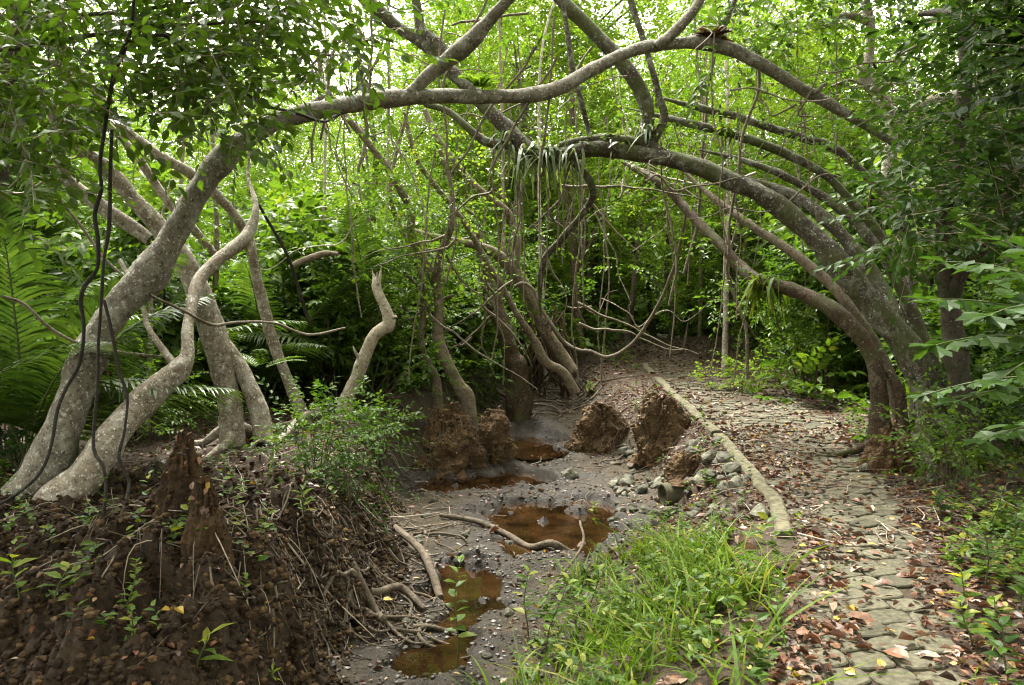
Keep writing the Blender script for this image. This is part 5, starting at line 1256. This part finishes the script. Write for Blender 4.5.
def sapling(label, px, py, h, nl, size, seed, lean=(0, 0), mat='leaf_mid', tm=T8, cat='sapling', name='sapling', z=0, group=None):
    rg = np.random.default_rng(seed); b = hit(np.array(float(px)), np.array(float(py)))
    root = empty(name, b, label, cat, group)
    st, lf = MB(), MB()
    top = np.array([lean[0], lean[1], h]); s = np.linspace(0, 1, 6)
    C = np.outer(s, top); C[:, 0] += .04 * h * np.sin(s * 5 + seed); C[0, 2] -= .08
    tube(st, np.c_[C, .0055 * (1 - .6 * s)], .05, 6, 0)
    sq = np.linspace(.3, 1, nl); c = np.stack([np.interp(sq, s, C[:, k]) for k in range(3)], -1)
    a = np.arange(nl) * 2.6 + rg.normal(0, .3, nl)
    d = np.stack([np.cos(a), np.sin(a), .35 + .5 * sq - .3], -1)
    put_leaves(lf, c, d, np.array([0, 0, 1.0]) + rg.normal(0, .25, d.shape), size * (1.1 - .35 * sq) * rg.uniform(.8, 1.15, nl), tm, rg.uniform(.3, 1, nl))
    st.build('stem', M['stem'], root); lf.build('leaves', M[mat], root, smooth=False)
    return root
sapling('tall spindly sapling with paired oval leaves standing in the stream bed', 452, 672, .66, 17, .105, 1, (.06, .1), 'leaf_mid')
sapling('leafy sapling at the left edge of the bright grass', 527, 640, .42, 14, .11, 2, (.0, .05))
sapling('leaning sapling with broad leaves between grass and stream', 545, 660, .5, 14, .10, 3, (.12, .0))
sapling('low sapling with dark leaves just above the grass', 590, 622, .34, 12, .11, 4, (.05, 0))
sapling('pale leaved seedling at the far edge of the middle puddle', 592, 506, .16, 8, .09, 5, (.03, 0), 'leaf_bright')
sapling('seedling with bright leaves at the right edge of the paving', 962, 612, .2, 9, .12, 6, (.0, .0), 'leaf_bright')
sapling('slim seedling with narrow leaves on the left bank top', 302, 522, .22, 16, .10, 7, (.02, 0), 'leaf_mid', TL)
sapling('whorled green plant on the earth lump by the upper stream', 484, 440, .34, 18, .16, 8, (0, 0), 'leaf_mid', TL)
sapling('small seedling at the foot of the leafy bush', 268, 545, .18, 8, .07, 9)
sapling('bright young plant on top of the broad earth block', 590, 395, .22, 12, .14, 10, (0, 0), 'leaf_bright')
sapling('trailing young plant with pale leaves on the lower left bank', 118, 598, .36, 22, .06, 11, (.12, -.05), 'leaf_bright')
sapling('sprawling seedling with round leaves on the lower left bank', 128, 640, .26, 16, .065, 12, (.08, -.1), 'leaf_mid')
sapling('large leaved pale sprig at the left edge low down', 18, 612, .26, 8, .12, 13, (.02, -.05), 'leaf_bright')
sapling('dark leaved sprig beside the pale sprig at the left edge', 48, 612, .22, 10, .11, 14, (.1, 0), 'leaf_mid')
sapling('tiny green rosette at the bottom edge of the left bank', 272, 684, .06, 9, .07, 15, (0, 0), 'leaf_mid', TL)
sapling('grassy green shoot on the dark bank face', 196, 650, .16, 6, .16, 16, (.05, 0), 'leaf_mid', TL)
for q, (px, py) in enumerate([(960, 560), (985, 590), (1000, 640), (1015, 560), (975, 650), (1010, 680), (990, 530), (950, 500), (1020, 610), (940, 520)]):
    sapling('knee high leafy seedling in the green carpet right of the path', px, py, gr.uniform(.15, .35), 12, .10, 30 + q, (gr.normal(0, .04), gr.normal(0, .04)), ['leaf_mid', 'leaf_dark'][q % 2], T8, group='seedlings right of the path')
def bush(label, px, py, h, r, nc, per, leaf, mat, seed, tm=T8):
    o = shrub('bush', label, None, h, r, nc, per, leaf, mat, seed, tm)
    b = hit(np.array(float(px)), np.array(float(py))); o.location = Vector(b); return o
bush('narrow leaved green bush at the edge of the left bank', 352, 500, .62, .36, 18, 8, .06, 'leaf_dark', 301, TL)
bush('small sparse bush left of the bank edge bush', 318, 478, .55, .24, 12, 8, .06, 'leaf_mid', 302)
bush('sparse bush of little leaves behind the bank edge bush', 378, 462, .6, .3, 14, 8, .06, 'leaf_mid', 303)
bush('shady bush behind the dark buttressed trunk', 1000, 455, .9, .5, 18, 10, .07, 'leaf_dark', 305)
bush('low leafy bush beside the dark buttressed trunk foot', 952, 478, .5, .3, 14, 9, .055, 'leaf_mid', 306)
bush('little bush at the far right side of the path', 742, 392, .4, .35, 10, 10, .07, 'leaf_bright', 307)
bush('green bush growing round the fork of the forked tree', 425, 372, 1.0, .45, 18, 10, .065, 'leaf_mid', 309)
bush('bush at the very left edge of the bank', 8, 470, .8, .4, 16, 10, .07, 'leaf_dark', 310)
bush('bush behind the two stout left trunks', 150, 440, .7, .4, 16, 10, .06, 'leaf_mid', 311)

# ------------------------------------------------------------------ fallen leaves
fl = np.random.default_rng(61)
TC1 = (T8[0] * np.array([.85, 1, 1]) + np.outer(np.abs(T8[0][:, 0]) * 1.1 + T8[0][:, 1] ** 2 * .25, [0, 0, 1]), T8[1])
TC2 = (T8[0] * np.array([1.25, .9, .6]) - np.outer(np.abs(T8[0][:, 0]) * .5, [0, 0, 1]) + np.array([0, 0, .08]), T8[1])
def lay(mb, x, y, size, rg, rnd=None, tm=T8, up=.004, tilt=.24):
    size = np.asarray(size) * np.exp(rg.normal(0, .28, len(x)))
    p = on_ground(x, y, 0)
    onp = (x > xl_path(y)) & (x < xr_path(y)) & (y < 16)
    p[:, 2] = np.where(onp, zp(y) + .022, p[:, 2]) + up + rg.uniform(0, .012, len(x))
    a = rg.uniform(0, 2 * PI, len(x)); d = np.stack([np.cos(a), np.sin(a), rg.normal(0, tilt * .5, len(x))], -1)
    n_ = np.array([0, 0, 1.0]) + rg.normal(0, tilt, d.shape); r_ = rg.uniform(0, 1, len(x)) if rnd is None else rnd
    for q, t_ in enumerate((tm, TC1, TC2)):
        s_ = (np.arange(len(x)) * 7 % 5 % 3 == q)
        if s_.any(): put_leaves(mb, p[s_], d[s_], n_[s_], size[s_], t_, r_[s_])
mb = MB()
def litter(n, xa, xb, ya, yb, s0, s1, dens):
    x, y = fl.uniform(xa, xb, n), fl.uniform(ya, yb, n)
    k = fl.uniform(0, 1, n) < dens(x, y)
    x, y = x[k], y[k]
    r = fl.uniform(0, 1, len(x)) ** .9
    lay(mb, x, y, fl.uniform(s0, s1, len(x)), fl, r)
def d_path(x, y):
    xl, xr = xl_path(y), xr_path(y); w = (x - xl) / (xr - xl)
    e = np.where(w < .5, w * (xr - xl), (1 - w) * (xr - xl))
    inside = (w > -.03) & (w < 1.0)
    lw = .27 * np.clip(y / 5, .75, 1.5)
    left = np.exp(-((w * (xr - xl)) / (1.25 * lw)) ** 2); rightd = np.exp(-(((1 - w) * (xr - xl)) / .12) ** 2)
    dr_ = .45 + .75 * smooth(-.25, .25, fbm(x * 2.3, y * 2.3, 4, 3, 91))
    dd = inside * (.05 + .95 * left * dr_ + .5 * rightd * dr_ + .3 * smooth(6.5, 9, y) + .3 * smooth(8.5, 10.5, y)) 
    out_r = (w >= 1) * np.exp(-((x - xr) / 1.5) ** 2) * .75
    return np.clip(dd + out_r, 0, 1)
litter(46000, .4, 6, 2.4, 9.5, .02, .066, lambda x, y: d_path(x, y) * np.clip(1.1 - y / 16, .3, 1))
litter(26000, .2, 8, 8.5, 27, .025, .065, lambda x, y: np.clip(d_path(x, y) + .25 * (x > xr_path(y)) * (x < xr_path(y) + 3), 0, 1) * .9)
litter(9000, -.5, 3, 6.5, 22, .03, .075, lambda x, y: (x < xl_path(y)) * (.18 + .5 * (channel(x, y)[0] < .4)) * (.5 + .6 * smooth(10, 15, y)))
litter(40000, -6, .5, 2.7, 12, .012, .05, lambda x, y: .36 * (channel(x, y)[0] < .5) + .09)
litter(9000, -1.5, 2.5, 3, 14, .015, .05, lambda x, y: .30 * (channel(x, y)[0] > .3))
litter(14000, .2, 2.8, 5.6, 13, .015, .055, lambda x, y: .8 * (x < xl_path(y) - .05) * (channel(x, y)[0] < .85))
litter(2500, .3, 1.6, 2.4, 6, .03, .08, lambda x, y: .35 * (x < xl_path(y)) * (x > xl_path(y) - .5))
tag(mb.build('fallen_leaves', M['litter'], smooth=False), 'carpet of red brown fallen leaves over the path and its edges', 'leaf litter', kind='stuff')
# the large leaves that lie singly near the camera
for (px, py, s, r, lab, g_) in [(880, 668, .10, .98, 'curled yellow leaf standing out on the pavers at the bottom', None), (909, 668, .17, .72, 'large orange brown leaf flat on the pavers near the bottom', None), (866, 628, .13, .2, 'dark brown curled leaf in the middle of the pavers', None),
                              (861, 592, .12, .8, 'pinkish brown leaf lying across the pavers', None), (876, 603, .09, .76, 'small orange leaf right of the pinkish one', None), (897, 640, .09, .97, 'yellow leaf beside the large brown leaf', None), (869, 481, .12, .985, 'yellow leaf on the right edge of the far pavers', None),
                              (812, 563, .10, .5, 'red brown leaf among pavers on the left side', None), (893, 590, .12, .55, 'red leaf near the right paver edge', None), (900, 576, .10, .7, 'orange leaf near the right paver edge', None), (886, 570, .07, .97, 'tiny yellow leaf near the right paver edge', None),
                              (820, 600, .10, .82, 'pale pinkish leaf on the left side of the pavers', None), (846, 622, .10, .88, 'pale curled leaf left of the dark brown leaf', None), (453, 663, .07, .97, 'yellow leaf floating at the edge of the nearest puddle', None), (501, 673, .07, .95, 'pale yellow leaf at the foot of the grass', None), (262, 577, .07, .9, 'pale leaf resting on the left bank', None)]:
    p = G(np.array(float(px)), np.array(float(py)), 0 if px > 700 else -.55) if px > 400 else hit(np.array(float(px)), np.array(float(py)))
    mb = MB(); lay(mb, p[None, 0], p[None, 1], np.array([s * .85]), fl, np.array([r]), up=.012, tilt=.25)
    tag(mb.build('fallen_leaf', M['litter'], smooth=False, loc=mb.V[0][0]), lab, 'leaf')
print('all', len(bpy.data.objects))

# ------------------------------------------------------------------ light, sky, camera
el, az = math.radians(62), math.radians(-25)
sd = Vector((math.sin(az) * math.cos(el), math.cos(az) * math.cos(el), math.sin(el)))
L = bpy.data.lights.new('sun', 'SUN'); L.energy = 1.5; L.angle = math.radians(14); L.color = (1, .97, .9)
lo = bpy.data.objects.new('sun', L); COL.objects.link(lo); lo.rotation_euler = sd.to_track_quat('Z', 'Y').to_euler()
w = bpy.data.worlds.new('World'); SC.world = w; w.use_nodes = True
nt = w.node_tree; nt.nodes.clear()
wo = nt.nodes.new('ShaderNodeOutputWorld'); bg = nt.nodes.new('ShaderNodeBackground'); sk = nt.nodes.new('ShaderNodeTexSky')
sk.sky_type = 'NISHITA'; sk.sun_disc = False; sk.sun_elevation = el; sk.sun_rotation = az; sk.dust_density = 4; sk.air_density = 1.0
hs = nt.nodes.new('ShaderNodeHueSaturation'); hs.inputs['Saturation'].default_value = .05
nt.links.new(sk.outputs[0], hs.inputs['Color']); tn = nt.nodes.new('ShaderNodeMix'); tn.data_type = 'RGBA'; tn.blend_type = 'MULTIPLY'; tn.inputs[0].default_value = 1; tn.inputs[7].default_value = (1, .97, .86, 1)
nt.links.new(hs.outputs[0], tn.inputs[6]); nt.links.new(tn.outputs[2], bg.inputs[0]); bg.inputs[1].default_value = .15
nt.links.new(bg.outputs[0], wo.inputs[0])
cd = bpy.data.cameras.new('camera'); cd.sensor_width = 36; cd.lens = 36 * F / W; cd.clip_start = .05; cd.clip_end = 2000
co = bpy.data.objects.new('camera', cd); COL.objects.link(co); co.location = Vector(CAM); co.rotation_euler = (math.radians(90) - PITCH, 0, 0)
SC.camera = co
SC.view_settings.view_transform = 'Standard'; SC.view_settings.look = 'None'; SC.view_settings.gamma = 1; SC.view_settings.use_curve_mapping = False
SC.view_settings.exposure = 3.12
cy = SC.cycles
cy.filter_width = 1.15
cy.max_bounces = 8; cy.diffuse_bounces = 5; cy.glossy_bounces = 3; cy.transmission_bounces = 6; cy.transparent_max_bounces = 4
cy.caustics_reflective = False; cy.caustics_refractive = False; cy.sample_clamp_indirect = 6
